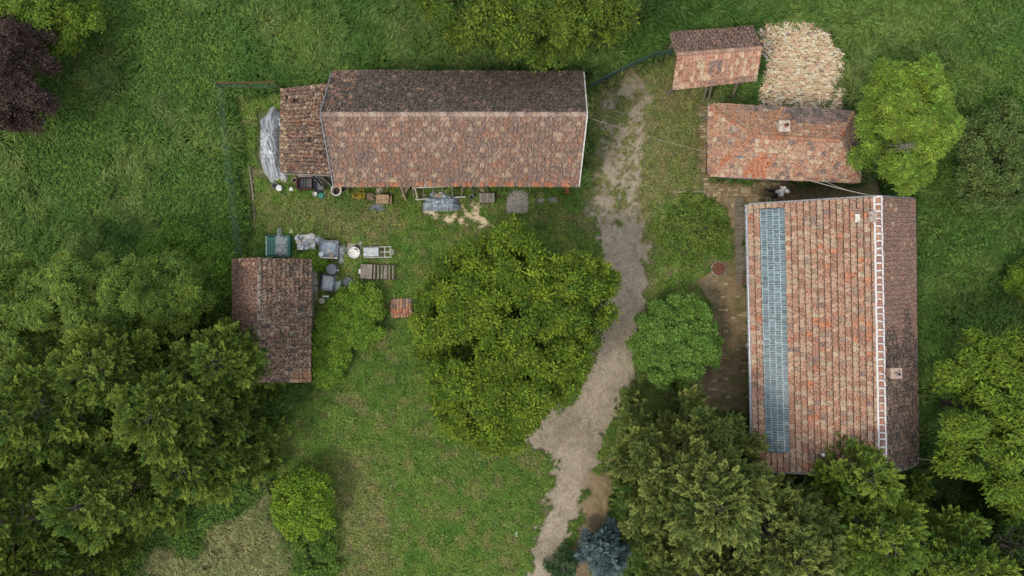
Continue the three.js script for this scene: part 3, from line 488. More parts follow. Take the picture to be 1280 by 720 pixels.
// ---- annex with a hipped roof
{
  const he = 2.6, hr = 3.9, NW = G(888, 132, he), NE = G(1066, 141, he), SE = G(1074, 227, he), SW = G(886, 218, he), RW = G(941, 170, hr), RE = G(1049, 176, hr);
  const base = V((NW.x + SE.x) / 2, 0, (NW.z + SE.z) / 2), b = thing('outbuilding', 'outbuilding with an orange hipped tile roof and a white chimney', 'building', base), c = v => v.clone().sub(base), fp = inset([NW, NE, SE, SW], 0.7, 0.3);
  b.userData.mid = V(0, 0, 0); wallBody(b, base, fp, he - 0.05, [], M.plaster); opening(b, base, fp[3], fp[2], 0.62, 0.95, 0, 2, 'door', M.brownWood); opening(b, base, fp[3], fp[2], 0.3, 0.8, 1, 0.9, 'window', M.whitePaint); opening(b, base, fp[0], fp[3], 0.5, 0.8, 1, 0.9, 'window', M.whitePaint); delete b.userData.mid;
  const qs = [[NW, NE, RE, RW], [SW, SE, RE, RW], [SW, NW, RW, RW], [NE, SE, RE, RE]], R = new Roof(b, 'roof', qs, base);
  const rooflight = (c2, s) => false;
  R.slope(qs[1], { rows: 9, w: 0.23, seed: 61, kind: 'pressed', big: 2, wave: 0.06, rough: 0.014, slide: 0.03, turn: 0.05, pal: (s, t, r) => s > 0.2 && s < 0.36 && t < 0.62 && r() < 0.75 ? 'orange' : r() < 0.12 ? 'soot' : s > 0.45 && r() < 0.3 ? 'house' : r() < 0.06 ? 'sandy' : 'annexS' });
  R.slope(qs[0], { rows: 9, w: 0.23, seed: 62, kind: 'pressed', big: 1, wave: 0.06, rough: 0.012, slide: 0.03, turn: 0.05, pal: (s, t, r) => (s > 0.55 && t < 0.42 + 0.2 * (noise(s * 20, 3) - 0.5) || t < 0.15 && s > 0.2 && r() < 0.6) ? (r() < 0.6 ? 'black' : 'soot') : r() < 0.05 ? 'sandy' : 'annex' });
  R.slope(qs[2], { rows: 9, w: 0.23, seed: 63, kind: 'pressed', big: 1, wave: 0.05, pal: (s, t, r) => r() < 0.3 ? 'annexS' : r() < 0.3 ? 'barn' : 'annex' });
  R.slope(qs[3], { rows: 9, w: 0.23, seed: 64, kind: 'pressed', wave: 0.05, pal: (s, t, r) => r() < 0.6 ? 'barn' : 'soot' });
  R.finish(single);
  const cols = [[0.4, 0.2, 0.12], [0.46, 0.26, 0.16], [0.34, 0.18, 0.11], [0.42, 0.16, 0.08]], hc = { step: 0.36, r: 0.11, cols };
  R.ridge(RW, RE, { ...hc, seed: 8 }); R.ridge(NW, RW, { ...hc, seed: 9, name: 'hip_tile' }); R.ridge(SW, RW, { ...hc, seed: 10, name: 'hip_tile' }); R.ridge(NE, RE, { ...hc, seed: 14, name: 'hip_tile' }); R.ridge(SE, RE, { ...hc, seed: 15, name: 'hip_tile', cols: [[0.5, 0.38, 0.27], [0.4, 0.22, 0.15]] });
  const on = (q, px, py) => { const n = V().crossVectors(q[1].clone().sub(q[0]), q[2].clone().sub(q[0])), o = camera.position, d = G(px, py, 0).sub(o), t = n.dot(q[0].clone().sub(o)) / n.dot(d); return o.clone().addScaledVector(d, t); };
  chimney(R.mesh, base, on(qs[0], 975, 161), 0.42, 0.42, 1.0, [[0.62, 0.56, 0.48], [0.55, 0.48, 0.4], [0.4, 0.17, 0.1]], [[0.06, -0.03]]);
  for (const [i, px, py] of [[2, 914, 162], [2, 913, 179], [1, 925, 194], [1, 943, 194]]) {   // glass tiles let into the slope
    const q = qs[i], p = on(q, px, py), n = V().crossVectors(q[1].clone().sub(q[0]), q[2].clone().sub(q[0])).normalize(); if (n.y < 0) n.negate();
    const u = q[1].clone().sub(q[0]).normalize(), bs = new THREE.Matrix4().makeBasis(u, n, V().crossVectors(u, n)), g = w => w.applyMatrix4(bs).translate(p.x - base.x + n.x * 0.06, p.y + n.y * 0.06, p.z - base.z + n.z * 0.06);
    const l = mk(R.mesh, 'rooflight', [g(bx(0.22, 0.03, 0.3))], M.windowGlass);
    mk(R.mesh, 'rooflight_frame', [g(bx(0.05, 0.045, 0.3, -0.13)), g(bx(0.05, 0.045, 0.3, 0.13))], M.oldMortar);
  }
  gutter(b, base, NW.clone().add(V(-0.07, 0, 0)), NW.clone().lerp(SW, 0.53).add(V(-0.07, 0, 0)), 0.075, M.whitePaint); gutter(b, base, NW.clone().lerp(SW, 0.53).add(V(-0.07, 0, 0)), SW.clone().add(V(-0.07, 0, 0)), 0.07, M.rust);
  gutter(b, base, SW.clone().lerp(SE, 0.06).add(V(0, 0, 0.08)), SW.clone().lerp(SE, 0.53).add(V(0, 0, 0.08)), 0.075, M.zinc); mk(b, 'downpipe', [rod(c(NW).add(V(-0.07, -0.05, -0.1)), c(NW).add(V(0.2, -0.4, 0.2)), 0.04), rod(c(NW).add(V(0.2, -0.4, 0.2)), V(c(NW).x + 0.2, 0.1, c(NW).z + 0.2), 0.04)], M.zinc);
  gutter(b, base, NW.clone().add(V(0, 0, -0.07)), NE.clone().add(V(0, 0, -0.07)), 0.06, M.slate);
}
// ---- farmhouse
{
  const he = 2.7, hr = 5.1, NW = G(935, 256, he), NE = G(1141, 249, he), SE = G(1145, 580, he), SW = G(943, 588, he), RN = G(1097, 246, hr), RS = G(1103, 595, hr);
  const base = V((NW.x + SE.x) / 2, 0, (NW.z + SE.z) / 2), b = thing('farmhouse', 'farmhouse with an orange tile roof, white mortared ridge and blue-grey tile strip', 'house', base), c = v => v.clone().sub(base), fp = inset([NW, NE, SE, SW], 0.78, 0.3);
  b.userData.mid = V(0, 0, 0); wallBody(b, base, fp, he - 0.05, [[0, hr - 0.3, 0.62], [2, hr - 0.3, 0.38]], M.plaster);
  for (const s of [0.2, 0.62, 0.82]) opening(b, base, fp[0], fp[3], s, 0.95, 1.0, 1.2, 'window', M.brownWood); opening(b, base, fp[0], fp[3], 0.4, 1.0, 0.02, 2.05, 'door', M.brownWood); for (const s of [0.3, 0.7]) opening(b, base, fp[1], fp[2], s, 0.9, 1.0, 1.2, 'window', M.brownWood); opening(b, base, fp[0], fp[1], 0.4, 0.95, 1.0, 1.2, 'window', M.brownWood); delete b.userData.mid;
  const W = [NW, SW, RS, RN], E = [NE, SE, RS, RN], R = new Roof(b, 'roof', [W, E], base);
  const strip = (k, s) => k >= 2 && k <= 5 && s > 0.02 && s < 0.925;
  R.slope(W, { rows: 20, w: 0.235, seed: 71, kind: 'pressed', big: 1, wave: 0.03, rough: 0.006, slide: 0.012, turn: 0.02, skip: strip, lap: 0.91, pal: (s, t, r) => r() < 0.012 ? 'soot' : r() < 0.02 + 0.12 * sstep(0.52, 0.66, fbm(s * 11, t * 6, 3)) ? 'sandy' : r() < 0.12 * sstep(0.5, 0.64, fbm(s * 11 + 40, t * 6, 3)) ? 'orange' : 'house' });
  R.slope(E, { rows: 20, w: 0.235, seed: 72, kind: 'pressed', wave: 0.05, rough: 0.02, turn: 0.06, slide: 0.03, mat: (s, t) => s + 0.25 * (noise(s * 9, t * 4) - 0.5) < 0.46 ? 'streaky' : 'mossy', pal: (s, t, r) => { const k = sstep(0.42, 0.56, s + 0.25 * (noise(s * 9, t * 4) - 0.5)); return r() < k ? (r() < 0.35 ? 'soot' : r() < 0.3 ? 'shed' : 'black') : (r() < 0.03 ? 'kiln' : 'shedW'); } });
  R.finish(single);
  // strip of narrow blue-grey tiles in four courses, pale joints between
  const r = rng(901), up = RN.clone().sub(NW), cell = [], fr = [], along = SW.clone().sub(NW), xd = along.clone().normalize(), ud = up.clone().addScaledVector(xd, -up.dot(xd)), S = ud.length(); ud.normalize(); const nd = V().crossVectors(ud, xd); if (nd.y < 0) nd.negate();
  const bs = new THREE.Matrix4().makeBasis(xd, nd, V().crossVectors(xd, nd)), L = along.length(), ex = S / 20, N = 104, a0 = 0.02 * L, a1 = 0.925 * L, at = (x, u, n) => c(NW).addScaledVector(xd, x).addScaledVector(ud, u).addScaledVector(nd, n);
  const put = (arr, w, h, d, x, u, n, col, tilt = 0) => { const g = boxUV(plain(bx(w, h, d, 0, 0, 0, tilt))), p = at(x, u, n); const a = new Float32Array(g.attributes.position.count * 3); for (let i = 0; i < a.length; i++) a[i] = col[i % 3]; g.setAttribute('color', new THREE.BufferAttribute(a, 3)); const uo = r() * 9; const uu = g.attributes.uv; for (let i = 0; i < uu.count; i++) uu.setXY(i, uu.getX(i) + uo, uu.getY(i)); g.applyMatrix4(bs).translate(p.x, p.y, p.z); arr.push(g); };
  put(fr, a1 - a0, 0.02, ex * 4.1, (a0 + a1) / 2, ex * 4.0, 0.02, [0.36, 0.47, 0.5]);
  for (let k = 0; k < 4; k++) for (let i = 0; i < N; i++) { const v = (0.6 + 0.8 * r()) * (0.8 + 0.4 * fbm(i * 0.11, k * 0.5, 2)), q = (a1 - a0) / N, pale = r() < 0.05 ? 1.7 : 1; put(cell, q * (0.66 + 0.14 * r()), 0.022, ex * (0.8 + 0.06 * r()), a0 + (i + 0.5 + (r() - 0.5) * 0.16) * q, ex * (2.5 + k + (r() - 0.5) * 0.04), 0.036 + 0.01 * r(), [0.1 * v * pale, 0.16 * v * pale, 0.19 * v * pale], 0); }
  const pm = new THREE.Mesh(mergeGeometries(fr), M.blueTile); pm.name = 'strip_backing'; R.mesh.add(pm);
  const cm = new THREE.Mesh(mergeGeometries(cell), M.blueTile); cm.name = 'blue_tiles'; cm.userData.kind = 'stuff'; cm.userData.label = 'strip of narrow blue-grey tiles'; R.mesh.add(cm);
  // mortared ridge
  const e = R.ridge(RN, RS, { step: 0.345, r: 0.135, seed: 16, flat: 0.8, y: 0.01, cols: [[0.4, 0.2, 0.14], [0.36, 0.22, 0.17], [0.46, 0.27, 0.19], [0.3, 0.18, 0.15]] });
  for (const s of [-1, 1]) { const pts = []; for (let k = 0; k <= 44; k++) pts.push(e.A.clone().lerp(e.B, k / 44).addScaledVector(e.side, s * (0.16 + 0.025 * (r() - 0.5))).add(V(0, 0.01 + 0.02 * (r() - 0.5), 0))); mk(R.mesh, 'mortar_bead', [limb(pts, 0.058, 0.062, 6)], M.mortar); }
  for (let i = 0; i <= e.n; i++) { const p = e.A.clone().lerp(e.B, clamp((i + (r() - 0.5) * 0.16) / e.n)), pts = [], mr = 0.032 + 0.022 * r(), sk = (r() - 0.5) * 0.05; for (let k = 0; k <= 8; k++) { const a = k / 8 * Math.PI; pts.push(p.clone().addScaledVector(e.side, Math.cos(a) * 0.145).addScaledVector(e.dir, sk * Math.cos(a)).add(V(0, 0.015 + Math.sin(a) * 0.118, 0))); } mk(R.mesh, 'mortar_joint', [new THREE.TubeGeometry(new THREE.CatmullRomCurve3(pts), 10, mr, 5)], M.mortar); }
  const on = (q, px, py) => { const n = V().crossVectors(q[1].clone().sub(q[0]), q[2].clone().sub(q[0])), o = camera.position, d = G(px, py, 0).sub(o), t = n.dot(q[0].clone().sub(o)) / n.dot(d); return o.clone().addScaledVector(d, t); };
  chimney(R.mesh, base, on(W, 1090, 271), 0.3, 0.4, 0.56, [[0.42, 0.33, 0.28], [0.4, 0.33, 0.29], [0.45, 0.4, 0.36]], []);
  chimney(R.mesh, base, on(E, 1108, 464), 0.42, 0.38, 1.25, [[0.36, 0.235, 0.18], [0.44, 0.33, 0.28], [0.4, 0.34, 0.3]], [[0.05, 0.02]]);
  { const p = on(W, 1071, 273).sub(base); mk(R.mesh, 'roof_hatch', [bx(0.2, 0.14, 0.4, p.x, p.y + 0.06, p.z, 0, 0, 0.44)], M.whitePaint); mk(R.mesh, 'hatch_flashing', [bx(0.26, 0.03, 0.3, p.x + 0.03, p.y + 0.05, p.z - 0.33, 0, 0, 0.44)], M.oldMortar); }
  { const p = on(W, 1023, 566).sub(base); mk(R.mesh, 'vent_pipe', [cyl(0.06, 0.06, 0.6, p.x, p.y + 0.25, p.z, 10), cyl(0.02, 0.12, 0.1, p.x, p.y + 0.6, p.z, 10)], M.zinc); }
  gutter(b, base, NW.clone().add(V(-0.1, 0.0, 0)), SW.clone().add(V(-0.1, 0, 0)), 0.085, M.zinc); gutter(b, base, NE.clone().add(V(0.09, 0, 0)), SE.clone().add(V(0.09, 0, 0)), 0.07, M.slate);
  mk(b, 'downpipe', [rod(V(c(NW).x - 0.1, he - 0.08, c(NW).z + 0.1), V(c(fp[0]).x - 0.06, 2.2, c(NW).z + 0.35), 0.045), rod(V(c(fp[0]).x - 0.06, 2.2, c(NW).z + 0.35), V(c(fp[0]).x - 0.06, 0.1, c(NW).z + 0.35), 0.045)], M.zinc);
  for (const [p, q] of [[NW, RN], [NE, RN], [SW, RS], [SE, RS]]) { const s = p.z < 0 ? -0.04 : 0.04; mk(R.mesh, 'verge_trim', [bar(c(p).add(V(0, 0.04, s)), c(q).add(V(0, 0.04, s)), 0.05, 0.07)], M.greyMetal); }
}
// ------------------------------------------------------------------ reclaimed brick heap, paving
{
  const out = [[942, 44], [956, 33], [985, 27], [1014, 29], [1030, 43], [1038, 60], [1048, 68], [1052, 88], [1053, 120], [1050, 146], [944, 146], [946, 112], [952, 90], [946, 62]], zone = new Zone(out, 9, 1.5), base = G(998, 86), b = thing('brick_heap', 'broad heap of pale reclaimed bricks laid in rows behind the outbuilding', 'brick heap', base), r = rng(303);
  const hgt = (px, py) => 0.38 * Math.pow(clamp(zone.at(px, py)), 0.7) + 0.1 * (fbm(px * 0.05, py * 0.05) - 0.5);
  const pos = [], idx = [], nx = 40, nz = 42; for (let j = 0; j <= nz; j++) for (let i = 0; i <= nx; i++) { const px = 930 + 135 * i / nx, py = 18 + 140 * j / nz, h = Math.max(0, hgt(px, py) * (zone.at(px, py) > 0.1 ? 1 : 0) - 0.05), p = G(px, py); pos.push(p.x - base.x, h - 0.01, p.z - base.z); if (i < nx && j < nz) { const a = j * (nx + 1) + i; idx.push(a, a + nx + 1, a + 1, a + 1, a + nx + 1, a + nx + 2); } }
  const g = new THREE.BufferGeometry(); g.setAttribute('position', new THREE.Float32BufferAttribute(pos, 3)); g.setIndex(idx); g.computeVertexNormals(); mk(b, 'rubble_core', g, M.cream);
  const pal = [[0.6, 0.5, 0.33], [0.57, 0.46, 0.28], [0.63, 0.56, 0.4], [0.54, 0.39, 0.25], [0.6, 0.5, 0.34], [0.52, 0.34, 0.23], [0.66, 0.58, 0.46], [0.52, 0.41, 0.26], [0.58, 0.46, 0.28], [0.3, 0.25, 0.2]], vars = [];
  for (let k = 0; k < 40; k++) { const s = 0.8 + 0.4 * r(), q = bx(0.225 * s, 0.09, 0.125 * (0.85 + 0.3 * r()), 0, 0.045, 0); const gg = boxUV(plain(q)), c = jitter(pal[k % (k < 34 ? 9 : 10)], r, 0.3), a = new Float32Array(gg.attributes.position.count * 3); for (let i = 0; i < a.length; i++) a[i] = c[i % 3]; gg.setAttribute('color', new THREE.BufferAttribute(a, 3)); vars.push(gg); }
  const list = [];
  for (let row = 0; row < 40; row++) for (let i = 0; i < 26; i++) {
    const px = 938 + (i + (row % 2) * 0.5) * 4.7 + (r() - 0.5) * 2, py = 24 + row * 3.05 + (r() - 0.5) * 1.2 + Math.sin(px * 0.05) * 1.5; if (zone.at(px, py) < 0.25 + 0.2 * r()) continue;
    const wild = sstep(90, 40, py) * 0.8 + sstep(975, 950, px) * 0.7, p = G(px, py, 0), h = hgt(px, py);
    list.push({ m: new THREE.Matrix4().compose(V(p.x - base.x, h - 0.02 + r() * (0.03 + 0.03 * wild), p.z - base.z), new THREE.Quaternion().setFromEuler(new THREE.Euler((r() - 0.5) * (0.16 + wild * 0.3), (r() - 0.5) * (0.25 + wild * 1.8), (r() - 0.5) * (0.16 + wild * 0.3))), V(1, 1, 1)), g: vars[Math.floor(r() * 40)], y: h + (px > 960 && py > 45 ? 1 : 0) + r() * 0.01 });
  }
  list.sort((a, c) => c.y - a.y); const rest = [];
  list.forEach((e, i) => { if (i < single) { const m = new THREE.Mesh(e.g, M.vertex); m.name = 'brick'; e.m.decompose(m.position, m.quaternion, m.scale); b.add(m); } else rest.push(e.g.clone().applyMatrix4(e.m)); });
  const m = new THREE.Mesh(mergeGeometries(rest), M.vertex); m.name = 'bricks'; m.userData.kind = 'stuff'; b.add(m);
}
{ // bricks set in the earth round the outbuilding and along the house
  const r = rng(404), pal = [[0.34, 0.27, 0.15], [0.4, 0.33, 0.2], [0.27, 0.2, 0.11], [0.23, 0.2, 0.09], [0.3, 0.18, 0.1], [0.44, 0.38, 0.25]], vars = [];
  for (let k = 0; k < 24; k++) { const gg = boxUV(plain(bx(0.24, 0.06, 0.115, 0, 0, 0))), c = jitter(pal[k % 6], r, 0.3), a = new Float32Array(gg.attributes.position.count * 3); for (let i = 0; i < a.length; i++) a[i] = c[i % 3]; gg.setAttribute('color', new THREE.BufferAttribute(a, 3)); vars.push(gg); }
  const root = new THREE.Group(); root.name = 'brick_paving'; root.userData.kind = 'structure'; root.userData.label = 'mossy brick paving round the outbuilding and house'; scene.add(root);
  const areas = [[new Zone([[873, 134], [888, 132], [889, 225], [990, 230], [985, 250], [880, 243], [871, 242]], 2, 2), 1, 0.94, false], [new Zone([[889, 226], [985, 230], [980, 254], [915, 258], [880, 246]], 4, 4), 1, 0.55, true], [new Zone([[884, 346], [934, 338], [940, 500], [880, 500], [900, 440]], 4, 6), 1, 0.3, false]], list = [];
  for (const [zn, , keep, turn] of areas) { const [x0, y0, x1, y1] = zn.b, dx = turn ? 3.4 : 6.2, dy = turn ? 6.4 : 3.3; let row = 0; for (let y = y0; y < y1; y += dy, row++) for (let x = x0 + (row % 2) * dx / 2; x < x1; x += dx) { if (zn.at(x, y) < 0.5 || r() > keep * (0.55 + 0.9 * noise(x * 0.1, y * 0.1))) continue; const p = G(x + (r() - 0.5), y + (r() - 0.5) * 0.6); list.push({ m: new THREE.Matrix4().compose(V(p.x, -0.012 + r() * 0.012, p.z), new THREE.Quaternion().setFromEuler(new THREE.Euler((r() - 0.5) * 0.08, (turn ? Math.PI / 2 : 0) + (r() - 0.5) * 0.16, (r() - 0.5) * 0.08)), V(1, 1, 1)), g: vars[Math.floor(r() * 24)] }); } }
  const rest = []; list.forEach((e, i) => { if (i < single) { const m = new THREE.Mesh(e.g, M.vertex); m.name = 'brick'; e.m.decompose(m.position, m.quaternion, m.scale); root.add(m); } else rest.push(e.g.clone().applyMatrix4(e.m)); });
  if (rest.length) { const m = new THREE.Mesh(mergeGeometries(rest), M.vertex); m.name = 'bricks'; m.userData.kind = 'stuff'; root.add(m); }
}
function slab(name, label, px, py, w, d, h, turn, m, group) { const o = mk(scene, numbered(name), [bx(w, h, d, 0, h / 2, 0)], m); o.position.copy(G(px, py)); o.rotation.y = turn; return tag(o, label, 'slab', group); }
slab('concrete_slab', 'large weathered concrete slab in the grass by the barn', 647, 250, 1.2, 1.45, 0.06, 0.0, M.concrete);
slab('concrete_slab', 'small pale paving slab sunk in grass beside the larger slab', 677, 251, 0.4, 0.36, 0.04, 0.05, M.concrete); slab('concrete_slab', 'broken paving slab sunk in grass, farther from the large slab', 691, 250, 0.55, 0.26, 0.035, -0.06, M.concrete);
{ const b = thing('plinth_path', 'narrow grey concrete walk along the farmhouse wall', 'walk', G(924, 300)); for (let i = 0; i < 9; i++) mk(b, 'walk_slab', [bx(0.5, 0.05, 0.5, 0.0 + i * 0.012, 0.012, (i - 4) * 0.52)], M.sunkSlab); }
// ------------------------------------------------------------------ vegetation
const Q = { walnut: [compound(21, 6, 0.34, 3, 0.08), compound(22, 5, 0.4, 3, 0.088)], robinia: [compound(23, 6, 0.26, 4, 0.058), compound(24, 5, 0.3, 4, 0.062)], leafy: [sprig(25, 22, 0.11, 0.065, 0.2, 0.55), sprig(26, 20, 0.13, 0.075, 0.22, 0.5)], big: [sprig(27, 18, 0.15, 0.08, 0.2, 0.6), sprig(28, 16, 0.17, 0.085, 0.22, 0.55)], fine: [sprig(29, 20, 0.11, 0.055, 0.17, 0.3), sprig(30, 20, 0.12, 0.058, 0.18, 0.3)], needle: [spray(31, 0.36, 11, 0.062), spray(32, 0.32, 10, 0.066, 0.05)], bluish: [spray(33, 0.3, 20, 0.03, 0.02), spray(34, 0.27, 18, 0.03, 0.0)] };
function foliage(parent, pts, kind, m, cols, r, sc = 1) {        // pts: [position, outward direction, tint]
  const A = [[], []], up = V(0, 1, 0), q2 = new THREE.Quaternion();
  pts.forEach(([p, d, t], i) => { const q = new THREE.Quaternion().setFromUnitVectors(up, d); q.multiply(q2.setFromAxisAngle(up, r() * 6.283).clone()); const c = mix3(cols[0], cols[1], clamp(t + (r() - 0.5) * 0.7)), j = 0.8 + 0.4 * r(); A[i & 1].push([p.x, p.y, p.z, 0, sc * (0.75 + 0.5 * r()), c.map(v => v * j), q]); });
  A.forEach((l, i) => scatter(parent, 'crown', Q[kind][i], m, l));
}
function broadTree(o) {
  const r = rng(o.seed), C = G(o.px, o.py, o.hm), b = thing(o.name, o.label, o.category ?? 'tree', V(C.x, 0, C.z), 0, o.group), k = (ALT - o.hm) / FOCAL, sx = o.rx * k, sz = o.ry * k, sv = o.rv, lobes = [];
  for (let i = 0; i < o.lobes; i++) {
    const a = i * 2.39996 + r() * 0.8, e = Math.asin(clamp(-0.35 + 1.35 * r() ** 0.75, -1, 1)), rad = (o.flat ? 0.2 + 0.8 * Math.sqrt(r()) : 0.45 + 0.55 * Math.sqrt(r())) * (0.78 + 0.44 * noise(a * 1.3 + o.seed, e * 2 + 5));
    lobes.push([V(Math.cos(a) * Math.cos(e) * sx * rad, o.hm + Math.sin(e) * sv * rad, Math.sin(a) * Math.cos(e) * sz * rad), o.lobeR * (0.6 + 0.7 * r()), r()]);
  }
  const bottom = Math.max(0.3, o.hm - sv * 0.75), T = V((r() - 0.5) * 0.3, bottom, (r() - 0.5) * 0.3);
  mk(b, 'trunk', [limb([V(0, -0.05, 0), V(T.x * 0.3, bottom * 0.5, T.z * 0.3), T], o.trunkR, o.trunkR * 0.75, 8)], o.bark ?? M.bark);
  const br = []; lobes.forEach(([c], i) => { if (i % (o.limbEvery ?? 3)) return; const mid = T.clone().lerp(c, 0.5); mid.y += 0.1 * sv; mid.x += (r() - 0.5) * 0.4; mid.z += (r() - 0.5) * 0.4; br.push(limb([T.clone().add(V(0, -0.1, 0)), mid, c], o.trunkR * 0.4, 0.015, 5)); }); mk(b, 'limbs', br, o.bark ?? M.bark);
  const pts = [], per = o.per; const cen = V(0, o.hm - sv * 0.3, 0);
  for (const [c, R, t] of lobes) { const out = c.clone().sub(cen).normalize(); for (let i = 0; i < per; i++) { const d = V(r() * 2 - 1, r() * 2 - 1, r() * 2 - 1).normalize().addScaledVector(out, 0.5).add(V(0, 0.3, 0)).normalize(), p = c.clone().addScaledVector(d, R * (0.35 + 0.75 * r())); p.y = Math.max(0.08, p.y); pts.push([p, d.clone().multiplyScalar(0.5).add(V((r() - 0.5) * 0.7, 0.9, (r() - 0.5) * 0.7)).normalize(), o.mixed ? r() : t * 0.5 + r() * 0.5]); } }
  if (o.mixed) {                                    // leaf rosettes spread through the whole dome, thinned by gaps
    pts.length = 0;
    while (pts.length < o.count) {
      const a = r() * 6.2832, rr = Math.sqrt(r()) * 1.25, edge = 0.68 + 0.5 * fbm(Math.cos(a) * 2.1 + o.seed, Math.sin(a) * 2.1 + 4, 4) + (o.reach ?? []).reduce((q, [b, w]) => q + w * Math.exp(-9 * (1 - Math.cos(a - b))), 0); if (rr > edge) continue;
      const x = Math.cos(a) * rr * sx, z = Math.sin(a) * rr * sz, under = r() < 0.36, gap = Math.max(fbm(x * 1.25 + o.seed, z * 1.25, 3), 0.62 * sstep(0.35, 0.1, rr)); if (!under && gap < 0.4 + 0.08 * r()) continue;
      const dome = sv * Math.sqrt(Math.max(0, 1 - (rr / 1.12) ** 2)), y = o.hm + dome * (0.75 + 0.5 * gap) - (under ? 0.9 + 0.8 * r() : 0) + (r() - 0.5) * 0.8, c = V(x, y, z), n = under ? 2 : 3 + Math.floor(r() * 6), R = 0.16 + 0.16 * r();
      for (let k = 0; k < n; k++) { const d = V(r() * 2 - 1, r() * 1.3 - 0.3, r() * 2 - 1).normalize(); pts.push([c.clone().addScaledVector(d, R * (0.4 + 0.7 * r())), V(d.x * 0.8 + (r() - 0.5) * 0.5, 0.8, d.z * 0.8 + (r() - 0.5) * 0.5).normalize(), r()]); }
    }
  }
  foliage(b, pts, o.kind, foliageMat, o.cols, r, o.sc ?? 1); return b;
}
function conifer(o) {
  const r = rng(o.seed), C = G(o.px, o.py, o.hm), b = thing(o.name ?? 'conifer', o.label, 'tree', V(C.x, 0, C.z), 0, o.group), H = o.H, R = o.R, br = [], A = [[], []], q = new THREE.Quaternion();
  mk(b, 'trunk', [limb([V(0, -0.05, 0), V((r() - 0.5) * 0.2, H * 0.4, (r() - 0.5) * 0.2), V(0, H * 0.97, 0)], 0.035 * H ** 0.9 * 0.6, 0.03, 7)], M.bark);
  for (let i = 0; i < o.n; i++) {
    const t = (i + r()) / o.n, y = lerp(o.low ?? 0.8, H * 0.97, t ** 0.9), a = i * 2.39996 + (r() - 0.5) * 0.9, L = R * Math.pow(1 - t, o.pow ?? 0.75) * (0.62 + 0.55 * r()) + 0.25, rise = lerp(-0.05, 0.65, t) + (r() - 0.5) * 0.3;
    const dir = V(Math.cos(a), 0, Math.sin(a)), P = s => V(dir.x * L * s, y + L * rise * s - 0.22 * L * s * s + 0.1 * L * s ** 4, dir.z * L * s);
    br.push(limb([P(0), P(0.5), P(1)], 0.02 + 0.016 * L, 0.008, 4));
    const nc = Math.max(1, Math.round((o.clumps ?? 2.5) * L)), sd = V(-dir.z, 0, dir.x);
    for (let k = 0; k < nc; k++) {                     // tufts of sprays, gaps between them; each tuft's colour is drawn at random, whatever its place
      const s = k ? 0.3 + 0.7 * Math.sqrt(r()) : 1, off = (r() - 0.5) * 2 * L * 0.3 * (1.2 - s), c0 = P(s).addScaledVector(sd, off), cr = (o.cr ?? 0.3) * (0.7 + 0.6 * r()), ct = r(), m = o.per ?? 15;
      c0.y += (r() - 0.25) * 0.3 * (o.fluff ?? 1);
      for (let i2 = 0; i2 < m; i2++) {
        const d = V(r() * 2 - 1, r() * 1.6 - 0.5, r() * 2 - 1).normalize(), p = c0.clone().addScaledVector(d, cr * Math.cbrt(r())), fwd = d.multiplyScalar(0.75).addScaledVector(dir, 0.45).add(V(0, (o.lift ?? 0.4), 0)).normalize();
        const u = V((r() - 0.5) * 0.8, 1, (r() - 0.5) * 0.8), s2 = V().crossVectors(u, fwd).normalize(), u2 = V().crossVectors(fwd, s2); q.setFromRotationMatrix(new THREE.Matrix4().makeBasis(s2, u2, fwd));
        const c = mix3(o.cols[0], o.cols[1], clamp(ct + (r() - 0.5) * 0.5)), j = 0.8 + 0.4 * r(); A[i2 & 1].push([p.x, Math.max(0.1, p.y), p.z, 0, (o.sc ?? 1) * (0.7 + 0.5 * r()), c.map(v => v * j), q.clone()]);
      }
    }
  }
  mk(b, 'branches', br, M.paleBark); A.forEach((l, i) => scatter(b, 'crown', Q[o.kind ?? 'needle'][i], needleMat, l)); return b;
}
broadTree({ name: 'walnut_tree', label: 'large spreading tree with yellow-green leaves beside the gravel track', px: 632, py: 420, hm: 4.2, rx: 122, ry: 122, rv: 1.7, lobes: 120, lobeR: 0.3, per: 11, flat: 1, limbEvery: 3, kind: 'walnut', mixed: 1, count: 4300, reach: [[-0.5, 0.2], [1.95, 0.16], [-1.1, 0.06]], cols: [[0.034, 0.08, 0.006], [0.12, 0.18, 0.012]], seed: 1001, trunkR: 0.24, sc: 1.0 });
broadTree({ name: 'round_shrub', label: 'dense rounded dark green shrub between track and farmhouse', category: 'shrub', px: 845, py: 426, hm: 1.25, rx: 52, ry: 52, rv: 1.25, lobes: 170, lobeR: 0.26, per: 26, kind: 'fine', cols: [[0.055, 0.135, 0.022], [0.11, 0.21, 0.042]], seed: 1002, trunkR: 0.08 });
broadTree({ name: 'garden_tree', label: 'yellow-green tree overhanging the meadow behind the barn', px: 660, py: -12, hm: 4.5, rx: 142, ry: 96, rv: 1.9, lobes: 110, lobeR: 0.3, per: 11, flat: 1, limbEvery: 3, kind: 'walnut', mixed: 1, count: 3900, cols: [[0.03, 0.066, 0.008], [0.1, 0.15, 0.014]], seed: 1003, trunkR: 0.22, sc: 1.0 });
broadTree({ name: 'green_shrub', label: 'light green shrub touching the dark purple tree', category: 'shrub', px: 55, py: 18, hm: 2.2, rx: 58, ry: 46, rv: 1.4, lobes: 60, lobeR: 0.45, per: 34, kind: 'leafy', cols: [[0.05, 0.11, 0.012], [0.11, 0.18, 0.02]], seed: 1004, trunkR: 0.1 });
